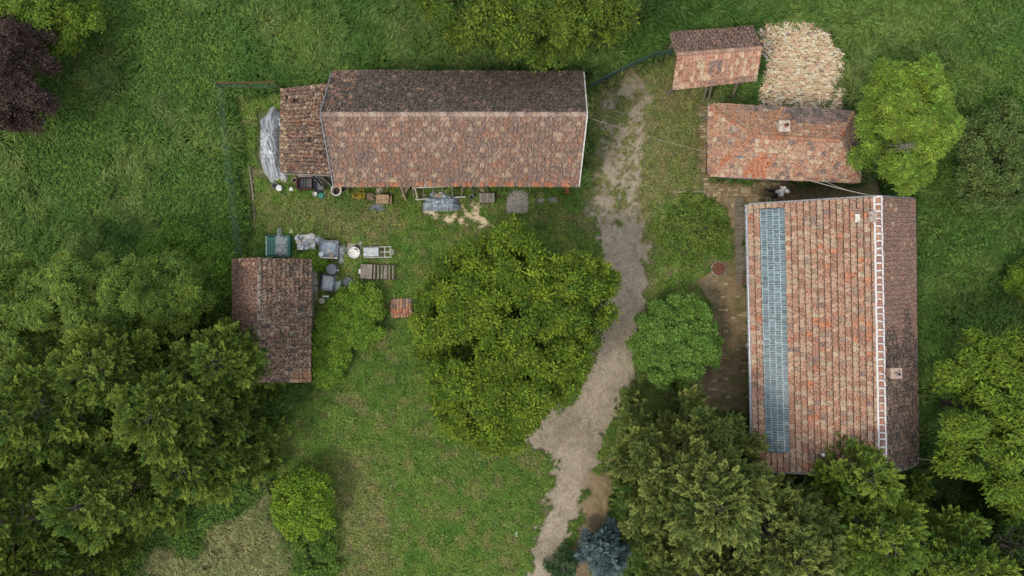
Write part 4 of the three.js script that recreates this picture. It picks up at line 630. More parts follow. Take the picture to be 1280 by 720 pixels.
broadTree({ name: 'purple_plum_tree', label: 'dark purple leaved tree at the meadow edge', px: 10, py: 95, hm: 3.2, rx: 58, ry: 68, rv: 1.9, lobes: 80, lobeR: 0.5, per: 36, kind: 'leafy', cols: [[0.028, 0.02, 0.02], [0.058, 0.042, 0.04]], seed: 1005, trunkR: 0.14 });
broadTree({ name: 'robinia_tree', label: 'feathery light green tree beside the outbuilding', px: 1131, py: 154, hm: 4.4, rx: 50, ry: 70, rv: 1.9, lobes: 110, lobeR: 0.4, per: 26, kind: 'robinia', cols: [[0.06, 0.135, 0.014], [0.128, 0.205, 0.026]], seed: 1006, trunkR: 0.16, bark: M.paleBark });
broadTree({ name: 'grey_green_shrub', label: 'grey-green shrub standing alone in the grass east of the feathery tree', category: 'shrub', px: 1250, py: 203, hm: 2.4, rx: 54, ry: 60, rv: 1.6, lobes: 60, lobeR: 0.45, per: 34, kind: 'leafy', cols: [[0.035, 0.075, 0.02], [0.075, 0.12, 0.035]], seed: 1007, trunkR: 0.12 });
broadTree({ name: 'broadleaf_tree', label: 'bright green large leaved tree east of the farmhouse', px: 1256, py: 522, hm: 5, rx: 74, ry: 108, rv: 2.2, lobes: 120, lobeR: 0.5, per: 34, kind: 'big', cols: [[0.06, 0.13, 0.012], [0.115, 0.195, 0.02]], seed: 1008, trunkR: 0.2 });
for (const [i, px, py, rx, ry, hm, lab] of [[0, 112, 378, 80, 50, 5.0, 'pale feathery tree north of the conifers, the broadest of its row'], [1, 8, 395, 62, 62, 5.0, 'pale feathery tree north of the conifers, at the meadow end of its row'], [2, 200, 372, 52, 42, 4.0, 'small pale feathery tree between the conifers and the nettles']])
  broadTree({ name: 'feathery_tree', label: lab, px, py, hm, rx, ry, rv: 1.7, lobes: 95, lobeR: 0.38, per: 24, kind: 'robinia', cols: [[0.036, 0.082, 0.012], [0.09, 0.15, 0.02]], seed: 1010 + i, trunkR: 0.14, group: 'feathery trees by the conifers' });
broadTree({ name: 'yellow_shrub', label: 'yellow-green shrub standing in the mown grass below the conifers', category: 'shrub', px: 380, py: 628, hm: 1.3, rx: 32, ry: 38, rv: 0.85, lobes: 60, lobeR: 0.3, per: 24, kind: 'leafy', cols: [[0.06, 0.135, 0.01], [0.12, 0.2, 0.016]], seed: 1014, trunkR: 0.06 });
broadTree({ name: 'low_bush', label: 'spreading bright green bush beside the small shed', category: 'bush', px: 447, py: 396, hm: 0.6, rx: 34, ry: 36, rv: 0.3, lobes: 80, lobeR: 0.24, per: 18, kind: 'leafy', cols: [[0.06, 0.14, 0.014], [0.11, 0.2, 0.022]], seed: 1015, trunkR: 0.04, sc: 0.8 });
broadTree({ name: 'low_bush', label: 'narrow bright green bush against the shed wall', category: 'bush', px: 410, py: 438, hm: 0.6, rx: 22, ry: 42, rv: 0.3, lobes: 70, lobeR: 0.24, per: 18, kind: 'leafy', cols: [[0.06, 0.14, 0.014], [0.11, 0.2, 0.022]], seed: 1016, trunkR: 0.03, sc: 0.8 });
broadTree({ name: 'low_bush', label: 'small green bush between the plastic covered junk and the shed', category: 'bush', px: 391, py: 326, hm: 0.3, rx: 13, ry: 8, rv: 0.25, lobes: 12, lobeR: 0.25, per: 26, kind: 'leafy', cols: [[0.055, 0.13, 0.014], [0.1, 0.19, 0.022]], seed: 1017, trunkR: 0.03, sc: 0.75 });
broadTree({ name: 'herb_bed', label: 'leafy green patch of garden plants west of the outbuilding yard', category: 'plants', px: 861, py: 292, hm: 0.2, rx: 42, ry: 46, rv: 0.14, lobes: 95, lobeR: 0.16, per: 4, flat: 1, kind: 'leafy', cols: [[0.055, 0.115, 0.018], [0.1, 0.155, 0.03]], seed: 1018, trunkR: 0.03, sc: 0.8 });
broadTree({ name: 'weed_clump', label: 'tall green weeds below the yellow-green shrub', category: 'weeds', px: 398, py: 690, hm: 0.35, rx: 26, ry: 36, rv: 0.35, lobes: 30, lobeR: 0.32, per: 22, kind: 'leafy', cols: [[0.04, 0.1, 0.016], [0.08, 0.15, 0.022]], seed: 1019, trunkR: 0.03, sc: 0.8 });
broadTree({ name: 'edge_shrub', label: 'small bright green shrub alone in the east meadow', category: 'shrub', px: 1284, py: 352, hm: 1.8, rx: 17, ry: 26, rv: 0.9, lobes: 24, lobeR: 0.32, per: 30, kind: 'big', cols: [[0.06, 0.14, 0.014], [0.12, 0.2, 0.02]], seed: 1020, trunkR: 0.06, sc: 0.7 });
for (const [i, px, py, rx, ry, lab] of [[1, 270, 345, 34, 36, 'leafy weed bush against the west wall of the small shed'], [2, 225, 312, 36, 26, 'low leafy weed bush between the wire fence and feathery trees']])
  broadTree({ name: 'weed_bush', label: lab, category: 'bush', px, py, hm: 0.8, rx, ry, rv: 0.7, lobes: 44, lobeR: 0.4, per: 24, kind: 'leafy', cols: [[0.045, 0.12, 0.014], [0.08, 0.16, 0.022]], seed: 1021 + i, trunkR: 0.04 });
const dk = [[0.04, 0.08, 0.016], [0.15, 0.195, 0.032]], gn = [[0.045, 0.09, 0.016], [0.15, 0.205, 0.03]];
for (const [i, px, py, hm, H, R, lab] of [[0, 85, 500, 5, 9.5, 3.6, 'dark conifer in the west grove, beside the feathery trees'], [1, 235, 505, 5, 9, 3.4, 'dark conifer of the west grove facing the small shed'], [2, 40, 640, 5, 9.5, 3.6, 'dark conifer at the far meadow corner of the west grove'], [3, 160, 602, 5, 9.2, 3.3, 'dark conifer of the west grove above the pale mown grass'], [4, 292, 450, 4.2, 6.6, 1.9, 'small conifer reaching over the roof corner of the shed'], [5, 160, 455, 5, 8.5, 3.0, 'slim dark conifer in the middle of the west grove'], [6, 258, 575, 4, 7, 2.1, 'low dark conifer at the lawn edge of the west grove'], [7, 62, 706, 4, 7.5, 2.8, 'dark conifer beside the straw-pale grass at the grove end']])
  conifer({ px, py, hm, H, R, n: Math.round(74 * R / 3.4 + 16), label: lab, seed: 2000 + i, cols: dk, group: 'conifers of the west grove', dens: 10, pow: 0.62 });
for (const [i, px, py, hm, H, R, lab] of [[0, 868, 600, 5, 9.5, 3.9, 'broad dark conifer beside the track and the house corner'], [1, 960, 668, 5, 9.5, 3.6, 'dark conifer south of the farmhouse roof'], [2, 1072, 655, 5, 8.5, 2.9, 'green conifer south of the farmhouse gable'], [3, 1066, 588, 5, 7.6, 1.5, 'narrow green conifer rising over the tiles of the house'], [4, 1165, 690, 5, 8.5, 2.9, 'green conifer between the house gable and the large leaved tree'], [5, 880, 715, 4, 8, 2.6, 'dark conifer beside the blue spruce'], [6, 1255, 680, 4, 8.5, 2.5, 'very dark conifer under the large leaved tree']])
  conifer({ px, py, hm, H, R, n: Math.round(76 * R / 3.4 + 18), label: lab, seed: 2050 + i, cols: i === 6 ? [[0.02, 0.045, 0.012], [0.05, 0.085, 0.016]] : i === 2 || i === 3 || i === 4 ? gn : [[0.045, 0.078, 0.02], [0.17, 0.195, 0.05]], group: 'conifers south of the farmhouse', dens: 10, pow: 0.62 });
conifer({ name: 'blue_spruce', px: 757, py: 694, hm: 1.6, H: 2.4, R: 1.0, n: 46, label: 'small blue-grey spruce at the track edge', seed: 2080, cols: [[0.085, 0.135, 0.135], [0.15, 0.215, 0.215]], kind: 'bluish', low: 0.15, clumps: 4, cr: 0.2, per: 14, pow: 0.7 });
conifer({ name: 'young_spruce', px: 704, py: 706, hm: 0.6, H: 1.1, R: 0.6, n: 26, label: 'very small young green spruce on the bare earth', seed: 2081, cols: [[0.045, 0.09, 0.04], [0.09, 0.15, 0.06]], kind: 'bluish', low: 0.1, clumps: 6, cr: 0.1, per: 9, sc: 0.7 });
{ // bare grey twigs showing in the feathery tree
  const r = rng(5), gs = [], base = G(1133, 185), b = thing('dead_branch', 'bare grey dead branch lying in the crown of the feathery tree', 'branch', base); const o = G(1131, 183, 6.1).sub(base);
  for (let i = 0; i < 26; i++) { const a = r() * 6.28, L = 0.3 + 0.7 * r(); gs.push(limb([o.clone(), o.clone().add(V(Math.cos(a) * L * 0.6, 0.15 * r(), Math.sin(a) * L * 0.25)), o.clone().add(V(Math.cos(a) * L, 0.2 * r(), Math.sin(a) * L * 0.4))], 0.022, 0.006, 4)); }
  mk(b, 'twigs', gs, M.paleBark); mk(b, 'branch_stem', [limb([V(0, 0, 0), V(0.1, 3, -0.2), o], 0.07, 0.03, 6)], M.paleBark);
}
// ------------------------------------------------------------------ fences and wires
function fence(name, label, pts, h, m, postM, mesh, railM, o2 = 0.002) {
  const W = pts.map(p => G(p[0], p[1])), base = W[0].clone(), b = thing(name, label, 'fence', base), L = W.map(v => v.clone().sub(base)), wires = [];
  for (let i = 0; i < L.length; i++) {
    mk(b, 'post', [rod(V(L[i].x, 0, L[i].z), V(L[i].x, h + 0.08, L[i].z), 0.03, 8)], postM);
    if (!i) continue; const p = L[i - 1], q = L[i], d = q.clone().sub(p), len = d.length();
    if (railM) mk(b, 'top_rail', [rod(V(p.x, h, p.z), V(q.x, h, q.z), 0.03, 6)], railM);
    const n = Math.ceil((len + h) / mesh), u = d.clone().normalize(), at = (s, y) => p.clone().addScaledVector(u, clamp(s, 0, len)).setY(y);
    for (let k = 0; k < n; k++) for (const sg of [1, -1]) { let s0 = sg > 0 ? k * mesh - h : k * mesh, s1 = s0 + sg * h, y0 = 0, y1 = h; if (s0 < 0) { y0 = -s0; s0 = 0; } if (s1 > len) { y1 = h - (s1 - len); s1 = len; } if (sg < 0) { if (s0 > len) { y0 = s0 - len; s0 = len; } if (s1 < 0) { y1 = h + s1; s1 = 0; } } if (y1 - y0 < 0.02) continue; wires.push(rod(at(s0, y0 + 0.02), at(s1, y1), o2, 3)); }
    for (const y of [0.05, h * 0.5, h - 0.02]) wires.push(rod(at(0, y), at(len, y), o2 * 1.3, 3));
  }
  const wm = mk(b, 'wire_mesh', wires, m); return b;
}
fence('wire_fence', 'green chain-link fence round the wrapped heap, joining the small shed', [[284, 114], [287, 150], [292, 190], [297, 230], [302, 275], [308, 318]], 1.4, M.fenceWire, M.fenceWire, 0.085);
fence('wire_fence', 'short fence with a rusty top rail ending at the lean-to', [[284, 113], [318, 113], [354, 112]], 1.4, M.fenceWire, M.rust, 0.085, M.rust);
fence('garden_fence', 'dark green netting fence from the barn corner to the open shelter', [[735, 113], [762, 99], [790, 85], [815, 74], [842, 71]], 1.15, M.fenceNet, M.fenceNet, 0.05, M.fenceNet, 0.0032);
function cable(label, a, b, sag, r) { const m = a.clone().lerp(b, 0.5); m.y -= sag; const o = mk(scene, numbered('overhead_cable'), new THREE.TubeGeometry(new THREE.CatmullRomCurve3([a, m, b]), 24, r, 5), M.cable, false); return tag(o, label, 'cable'); }
cable('thin overhead cable from the barn gable to the outbuilding', G(735, 147, 4.6), G(890, 192, 2.75), 0.25, 0.007);
cable('overhead cable from the outbuilding eave to the farmhouse ridge', G(1000, 222, 2.6), G(1095, 246, 5.05), 0.15, 0.022);
cable('second cable running beside it from the outbuilding eave to the house gable', G(1022, 223, 2.6), G(1093, 247, 4.9), 0.25, 0.014);
{ const a = G(1144, 573, 2.75), b = thing('utility_pole', 'grey utility pole with a cable to the farmhouse eave', 'pole', G(1188, 556)), h = 5.2; mk(b, 'pole', [rod(V(0, 0, 0), V(0, h, 0), 0.09, 8, 0.07)], M.greyWood); mk(b, 'cable', [rod(a.clone().sub(b.position), V(0, h - 0.1, 0), 0.014, 5)], M.cable); }
// ------------------------------------------------------------------ draped sheets
function drape(o) {                                             // closed to the ground at its rim, creased like sheeting
  const n = (o.nr ?? 22) * 2, pos = [], idx = [], sd = o.seed * 13.7, q = 2 / (o.sq ?? 4);
  for (let j = 0; j <= n; j++) for (let i = 0; i <= n; i++) {
    const u = i / n * 2 - 1, v = j / n * 2 - 1, t = Math.max(Math.abs(u), Math.abs(v)), a = Math.atan2(v, u), ca = Math.cos(a), sa = Math.sin(a);
    const edge = 1 + (o.edge ?? 0.12) * (fbm(ca * 2.2 + sd, sa * 2.2 + 3, 3) - 0.5) * 2 * t * t, x = u * lerp(1, Math.sqrt(1 - v * v / 2), q) * o.rx * edge, z = v * lerp(1, Math.sqrt(1 - u * u / 2), q) * o.rz * edge;
    let y = o.h * (1 - Math.pow(t, o.p ?? 3)); if (o.shape) y *= o.shape(x / o.rx, z / o.rz);
    const fx = (o.fx ?? 3), fz = (o.fz ?? 3), r1 = 1 - Math.abs(2 * noise(x * fx + z * 0.8 + sd, z * fz) - 1), r2 = 1 - Math.abs(2 * noise(x * fx * 2.1 - z + sd, z * fz * 2.1 + 9) - 1), fold = 1 - Math.abs(2 * noise((Math.abs(u) > Math.abs(v) ? z * 7 : x * 7) + sd, Math.abs(u) > Math.abs(v) ? Math.sign(u) * 3 : Math.sign(v) * 5) - 1);
    y += (o.crease ?? 0.12) * ((r1 - 0.5) * 0.9 + (r2 - 0.5) * 0.45) * (1 - t * t) + (o.crease ?? 0.12) * (fold - 0.5) * t * t * (1 - t) * 5; pos.push(x, t >= 0.999 ? 0.005 : Math.max(0.01, y), z);
    if (i < n && j < n) { const k = j * (n + 1) + i; idx.push(k, k + n + 1, k + 1, k + 1, k + n + 1, k + n + 2); }
  }
  const g = new THREE.BufferGeometry(); g.setAttribute('position', new THREE.Float32BufferAttribute(pos, 3)); g.setIndex(idx); const f = toCreasedNormals(g.toNonIndexed(), 0.5); f.computeBoundingBox(); return f;
}
{ // long heap wrapped in clear-white sheeting
  const b = thing('wrapped_heap', 'long heap wrapped in whitish plastic sheeting beside the lean-to', 'covered heap', G(341, 181), 0.03);
  mk(b, 'plastic_sheet', drape({ rx: 0.64, rz: 1.95, h: 1.0, p: 3.2, sq: 3, seed: 3, crease: 0.26, edge: 0.22, fx: 3.5, fz: 1.5, shape: (x, z) => 0.85 + 0.22 * Math.exp(-((z - 0.62) ** 2) * 40 - (x + 0.1) ** 2 * 12) + 0.2 * Math.exp(-((z + 0.7) ** 2) * 40 - x * x * 12) - 0.12 * Math.abs(x) }), M.tarp);
  const f = mk(b, 'sheet_flap', drape({ rx: 0.3, rz: 0.75, h: 0.25, p: 2, sq: 2, seed: 8, crease: 0.14, edge: 0.3, na: 40, nr: 10 }), M.tarp); f.position.set(0.55, 0, 1.45); f.rotation.y = 0.15;
  const k = mk(b, 'sheet_flap', drape({ rx: 0.26, rz: 0.5, h: 0.5, p: 2, sq: 2, seed: 9, crease: 0.14, edge: 0.3, na: 40, nr: 10 }), M.tarp); k.position.set(0.6, 0, -1.1);
}
{ // folded bluish sheeting by the barn
  const b = thing('tarpaulin_heap', 'crumpled blue-grey tarpaulin over a low heap beside the white frame', 'tarpaulin', G(552, 255), 0.0);
  mk(b, 'tarpaulin', drape({ rx: 1.08, rz: 0.42, h: 0.5, p: 3, sq: 4, seed: 14, crease: 0.2, edge: 0.2, fx: 4, fz: 3 }), M.blueTarp);
  const f = mk(b, 'tarpaulin_fold', drape({ rx: 0.62, rz: 0.34, h: 0.42, p: 2, sq: 2.5, seed: 17, crease: 0.22, edge: 0.3, na: 48, nr: 12 }), M.blueTarp); f.position.set(-0.02, 0, -0.45);
  mk(b, 'brick', [bx(0.36, 0.1, 0.16, -0.12, 0.47, -0.42, 0, 0.05)], M.cardboard);
}
// ------------------------------------------------------------------ yard clutter
const pot = (R, h, wall = 0.02) => lathe([[0, 0.005], [R * 0.82, 0.005], [R * 0.98, h * 0.96], [R * 1.06, h * 0.97], [R * 1.06, h], [R - wall, h], [R * 0.8 - wall, 0.04], [0, 0.04]], 22);
function vessel(name, label, category, px, py, R, h, m, fill, group) { const b = thing(name, label, category, G(px, py), 0, group); mk(b, 'body', pot(R, h), m); if (fill) mk(b, 'contents', cyl(R * 0.9, R * 0.84, 0.04, 0, h * 0.72, 0, 18), fill); return b; }
vessel('bucket', 'grey bucket standing beside a white lidded bucket', 'bucket', 346, 233, 0.17, 0.3, M.greyMetal, M.dark);
{ const b = thing('lidded_bucket', 'white bucket with a domed lid by the wrapped heap', 'bucket', G(351, 236)); mk(b, 'body', pot(0.15, 0.28), M.whitePaint); mk(b, 'lid', lathe([[0, 0.34], [0.08, 0.335], [0.165, 0.3], [0.17, 0.27], [0.155, 0.27]]), M.whitePaint); }
{ const b = thing('small_tub', 'small white tub alone in the grass', 'tub', G(365, 237)); mk(b, 'body', pot(0.1, 0.16), M.whitePaint); mk(b, 'lid', lathe([[0, 0.185], [0.09, 0.18], [0.11, 0.165], [0.11, 0.15]]), M.whitePaint); }
vessel('plant_pot', 'cream pot beside the dark red cart', 'pot', 370, 226, 0.14, 0.3, M.cream, M.soilDark);
{ // dark red hand cart
  const b = thing('hand_cart', 'dark red open box cart against the lean-to', 'cart', G(384, 231)); const w = 0.78, d = 0.6;
  mk(b, 'floor', [bx(w, 0.04, d, 0, 0.26, 0)], M.slate); for (const s of [-1, 1]) mk(b, 'side_board', [bx(w, 0.24, 0.05, 0, 0.4, s * d / 2)], M.darkRed); for (const s of [-1, 1]) mk(b, 'end_board', [bx(0.06, 0.26, d - 0.06, s * w / 2, 0.41, 0)], M.darkRed);
  for (const i of [0, 1, 2]) mk(b, 'slat', [bx(0.05, 0.03, d - 0.06, -0.2 + i * 0.13, 0.46, 0)], M.dark);
  for (const s of [-1, 1]) { const wh = mk(b, 'wheel', [new THREE.TorusGeometry(0.19, 0.035, 8, 20).rotateY(Math.PI / 2).translate(s * 0.47, 0.225, 0.04)], M.dark); mk(wh, 'rim', [new THREE.CylinderGeometry(0.16, 0.16, 0.03, 16).rotateZ(Math.PI / 2).translate(s * 0.47, 0.225, 0.04)], M.darkRed); }
  mk(b, 'handle', [rod(V(-0.42, 0.35, -0.2), V(-0.62, 0.5, -0.2), 0.015), rod(V(-0.42, 0.35, 0.2), V(-0.62, 0.5, 0.2), 0.015), rod(V(-0.62, 0.5, -0.2), V(-0.62, 0.5, 0.2), 0.018)], M.darkRed);
}
{ // tilted wheelbarrow tray
  const b = thing('wheelbarrow', 'grey wheelbarrow with cream handles beside the red cart', 'wheelbarrow', G(401, 233), 0.1);
  const sh = [[-0.24, -0.34], [0.24, -0.3], [0.28, 0.36], [-0.26, 0.36]], top = sh.map(p => V(p[0], 0.5, p[1])), bot = sh.map(p => V(p[0] * 0.65, 0.26, p[1] * 0.6)), f = [];
  for (let i = 0; i < 4; i++) { const k = (i + 1) % 4; f.push(top[i], bot[i], top[k], top[k], bot[i], bot[k]); } f.push(bot[0], bot[1], bot[2], bot[0], bot[2], bot[3]);
  const g = new THREE.BufferGeometry().setFromPoints(f); g.computeVertexNormals(); mk(b, 'tray', [g], M.slate);
  for (const s of [-1, 1]) { mk(b, 'handle', [rod(V(s * 0.16, 0.24, -0.4), V(s * 0.32, 0.52, 0.55), 0.02)], s > 0 ? M.cream : M.greyMetal); mk(b, 'leg', [rod(V(s * 0.2, 0.34, 0.2), V(s * 0.2, 0.0, 0.26), 0.016)], M.greyMetal); }
  mk(b, 'wheel', [new THREE.TorusGeometry(0.15, 0.04, 8, 18).rotateY(Math.PI / 2).translate(0, 0.19, -0.5)], M.dark);
}
vessel('white_pail', 'white pail touching the green tub', 'pail', 395, 243, 0.12, 0.24, M.whitePaint, M.whitePaint);
{ const b = thing('green_tub', 'bright green upturned round tub below the wheelbarrow', 'tub', G(403, 245)); mk(b, 'body', lathe([[0.2, 0.0], [0.215, 0.01], [0.2, 0.03], [0.165, 0.26], [0.14, 0.28], [0, 0.275]]), M.greenPlastic); mk(b, 'rim', new THREE.TorusGeometry(0.2, 0.015, 6, 24).rotateX(Math.PI / 2).translate(0, 0.02, 0), M.greenPlastic); }
{ const b = thing('leaning_pole', 'pale green pole leaning out from the lean-to doorway', 'pole', G(421, 239)); mk(b, 'pole', [rod(V(0, 0, 0), G(402, 221, 1.3).sub(G(421, 239)), 0.018, 7, 0.014)], M.paleGreen); mk(b, 'grip', [rod(V(0, 0.0, 0), V(0, 0.0, 0).lerp(G(402, 221, 1.3).sub(G(421, 239)), 0.12), 0.024, 7)], M.dark); }
vessel('rain_tub', 'wide grey tub behind the white rimmed barrel', 'tub', 428, 233, 0.36, 0.4, M.greyMetal, M.soilDark);
{ const b = thing('water_barrel', 'white rimmed round barrel at the barn corner', 'barrel', G(424, 240)); mk(b, 'body', lathe([[0, 0.005], [0.23, 0.005], [0.27, 0.3], [0.25, 0.58], [0.29, 0.6], [0.28, 0.64], [0.2, 0.63], [0.19, 0.4], [0, 0.4]]), M.cream); mk(b, 'contents', cyl(0.195, 0.195, 0.02, 0, 0.45, 0, 18), M.soilDark); mk(b, 'rim', new THREE.TorusGeometry(0.265, 0.035, 8, 26).rotateX(Math.PI / 2).translate(0, 0.63, 0), M.whitePaint); }
{ // yellow crate of produce
  const b = thing('yellow_crate', 'yellow plastic crate with dark contents by the barn wall', 'crate', G(449, 243)), w = 0.62, d = 0.42;
  mk(b, 'base', [bx(w, 0.02, d, 0, 0.02, 0)], M.yellow); for (const s of [-1, 1]) { for (const y of [0.07, 0.15, 0.23]) mk(b, 'side_slat', [bx(w, 0.045, 0.02, 0, y, s * d / 2)], M.yellow); for (const y of [0.07, 0.15, 0.23]) mk(b, 'end_slat', [bx(0.02, 0.045, d - 0.04, s * w / 2, y, 0)], M.yellow); }
  const r = rng(8); for (let i = 0; i < 9; i++) mk(b, 'bottle', [cyl(0.05, 0.05, 0.2, -0.24 + (i % 5) * 0.12, 0.14, i < 5 ? -0.1 : 0.1, 10), cyl(0.02, 0.04, 0.07, -0.24 + (i % 5) * 0.12, 0.27, i < 5 ? -0.1 : 0.1, 8)], r() < 0.55 ? M.yellow : M.brownWood);
}
function sackThing(label, px, py, rx, rz, h, m, seed, turn = 0) { const b = thing('sack', label, 'sack', G(px, py), turn); mk(b, 'bag', drape({ rx, rz, h, p: 2.4, sq: 2.6, seed, crease: 0.1, edge: 0.2, na: 48, nr: 14 }), m); mk(b, 'tied_neck', [limb([V(rx * 0.7, h * 0.4, 0), V(rx * 1.0, h * 0.45, 0.02), V(rx * 1.2, h * 0.3, 0.05)], 0.07, 0.04, 7)], m); return b; }
sackThing('brown sack lying beside the yellow crate', 464, 245, 0.27, 0.25, 0.3, M.sack, 21); sackThing('grey-brown sack slumped behind the tan box', 477, 237, 0.3, 0.22, 0.42, M.oldMortar, 23, 0.5);
{ const b = thing('cardboard_box', 'tan cardboard box lying by the brown sack', 'box', G(480, 251), -0.04); mk(b, 'box_body', [bx(0.7, 0.42, 0.4, 0, 0.21, -0.04)], M.cardboard); for (const s of [-1, 1]) mk(b, 'flap', [bx(0.66, 0.012, 0.22, 0, 0.435, -0.04 + s * 0.13, s * -0.12)], M.cardboard); mk(b, 'end_flap', [bx(0.08, 0.3, 0.42, 0.4, 0.22, -0.04, 0, 0, -0.3)], M.cardboard); }
{ const b = thing('rubber_mat', 'dark grey mat lying in front of the tan box', 'mat', G(472, 260), 0.05); mk(b, 'mat', [bx(0.85, 0.018, 0.34, 0, 0.012, 0)], M.blueGrey); mk(b, 'curled_edge', [rod(V(-0.3, 0.03, -0.17), V(0.42, 0.035, -0.17), 0.022, 7)], M.greyMetal); }
{ const b = thing('sawhorse', 'crossed wooden trestle leaning at the barn eave', 'trestle', G(504, 247)); const s = b.position; for (const [p, q] of [[[497, 222, 1.5], [508, 252, 0]], [[517, 224, 1.4], [501, 248, 0]]]) mk(b, 'leg', [bar(G(q[0], q[1], q[2]).sub(s), G(p[0], p[1], p[2]).sub(s), 0.1, 0.06)], M.paleWood); mk(b, 'crossbar', [bar(G(501, 236, 0.8).sub(s), G(512, 235, 0.8).sub(s), 0.06, 0.05)], M.greyWood); }
{ // white metal frame leaning at the barn
  const b = thing('bed_frame', 'white metal bed frame standing along the barn wall', 'frame', G(549, 243)), s = b.position, P = (x, y, h) => G(x, y, h).sub(s);
  mk(b, 'rail', [bar(P(515, 235, 0.7), P(580, 232, 0.7), 0.07, 0.05)], M.whitePaint); mk(b, 'rail', [bar(P(519, 249.5, 0.3), P(582, 246, 0.3), 0.06, 0.05)], M.whitePaint);
  for (const x of [529, 541, 553, 565]) mk(b, 'crossbar', [bar(P(x, 234.5, 0.68), P(x + 1, 248, 0.3), 0.04, 0.03)], M.greyWood);
  mk(b, 'end_post', [bar(P(517, 228, 1.0), P(523, 254, 0.02), 0.07, 0.07)], M.cream); mk(b, 'end_post', [bar(P(579, 231, 0.8), P(577, 247, 0.02), 0.06, 0.06)], M.greyWood); mk(b, 'foot', [bar(P(515.5, 235, 0.7), P(518, 246, 0.0), 0.06, 0.06)], M.greyWood);
}
{ const b = thing('board_box', 'grey wooden box of upright boards beside the concrete slab', 'box', G(609, 248)); for (let i = 0; i < 5; i++) mk(b, 'board', [bx(0.155, 0.36 + (i % 2) * 0.012, 0.5, -0.33 + i * 0.165, 0.185, 0)], i % 2 ? M.greyWood : M.concrete); mk(b, 'batten', [bx(0.8, 0.05, 0.06, 0, 0.03, 0.27)], M.brownWood); }
{ const r = rng(66), b = thing('plank_pile', 'pile of loose dark planks sliding out under the barn eave', 'planks', G(600, 240)); for (let i = 0; i < 7; i++) { const x = (i - 3) * 0.13; mk(b, 'plank', [bar(V(x - 0.2, 0.3 + 0.05 * r(), -0.5), V(x + 0.05 + 0.25 * r(), 0.05 + 0.08 * i * 0.3, 0.1 + 0.1 * r()), 0.03, 0.11)], [M.darkWood, M.greyWood, M.slate, M.paleWood][Math.floor(r() * 4)]); } }
{ const b = thing('rusty_canister', 'orange rusty canister under the barn eave', 'canister', G(708, 239)); mk(b, 'body', [bx(0.27, 0.36, 0.32, 0, 0.18, 0)], M.orange); mk(b, 'cap', [cyl(0.05, 0.05, 0.06, 0.06, 0.38, 0.05, 12)], M.rust); mk(b, 'handle', [bx(0.04, 0.05, 0.2, -0.06, 0.4, 0)], M.rust); }
{ const b = thing('fence_pole', 'weathered wooden pole lying in grass along the wire fence', 'pole', G(316, 241)); mk(b, 'pole', [limb([G(312, 208).sub(b.position).setY(0.06), V(0.02, 0.06, 0), G(319, 275).sub(b.position).setY(0.06)], 0.07, 0.05, 8)], M.greyWood); mk(b, 'rail', [limb([G(309, 214).sub(b.position).setY(0.05), G(313, 246).sub(b.position).setY(0.05)], 0.04, 0.03, 6)], M.greyWood); }
{ // cold frame with plastic film
  const b = thing('cold_frame', 'green cold frame box under torn clear plastic film', 'cold frame', G(351, 308)), w = 1.25, d = 1.1;
  mk(b, 'floor', [bx(w - 0.1, 0.03, d - 0.1, 0, 0.03, 0)], M.soilDark); for (const s of [-1, 1]) { mk(b, 'long_side', [bx(w, 0.42, 0.04, 0, 0.22, s * d / 2)], M.greenFrame); mk(b, 'end_side', [bx(0.06, 0.46, d - 0.05, s * w / 2, 0.24, 0)], s < 0 ? M.paleGreen : M.greenFrame); }
  for (let i = 0; i < 3; i++) mk(b, 'lid_board', [bx(0.17, 0.03, d - 0.12, -0.5 + i * 0.18, 0.4, 0)], M.greenFrame); mk(b, 'lid_board', [bx(0.15, 0.03, d - 0.1, 0.5, 0.4, 0)], M.greenFrame);
  const f = mk(b, 'plastic_film', drape({ rx: 0.42, rz: 0.66, h: 0.52, p: 7, sq: 4, seed: 33, crease: 0.12, edge: 0.3 }), M.film); f.position.set(0.16, 0, 0); const p = mk(b, 'film_peak', drape({ rx: 0.17, rz: 0.34, h: 0.38, p: 1.4, sq: 2, seed: 35, crease: 0.12, edge: 0.3, na: 32, nr: 8 }), M.film); p.position.set(-0.02, 0, -0.72);
}
{ // heap of crockery and packaging
  const r = rng(15), b = thing('junk_heap', 'heap of pale crockery and crumpled packaging between plastic covered boxes', 'junk', G(384, 303)); mk(b, 'crate', [bx(0.96, 0.22, 0.82, 0, 0.11, 0)], M.mortar);
  for (let i = 0; i < 20; i++) { const R = 0.08 + 0.09 * r(), p = mk(b, 'plate', lathe([[0, 0.012], [R * 0.65, 0.008], [R, 0.03], [R, 0.038], [R * 0.6, 0.02], [0, 0.022]], 18), [M.whitePaint, M.cream, M.mortar, M.zinc][i % 4]); p.position.set((r() - 0.5) * 0.85, 0.23 + 0.12 * r(), (r() - 0.5) * 0.7); p.rotation.set((r() - 0.5) * 0.8, 0, (r() - 0.5) * 0.8); }
  const t = mk(b, 'jug', pot(0.13, 0.22), M.greyMetal); t.position.set(-0.26, 0.23, -0.26); for (let i = 0; i < 3; i++) { const w = mk(b, 'crumpled_wrap', drape({ rx: 0.2, rz: 0.17, h: 0.16, p: 2, sq: 2.4, seed: 50 + i, crease: 0.12, edge: 0.35, na: 30, nr: 8 }), M.tarp); w.position.set(-0.2 + i * 0.2, 0.22, 0.2 - 0.1 * i); }
}
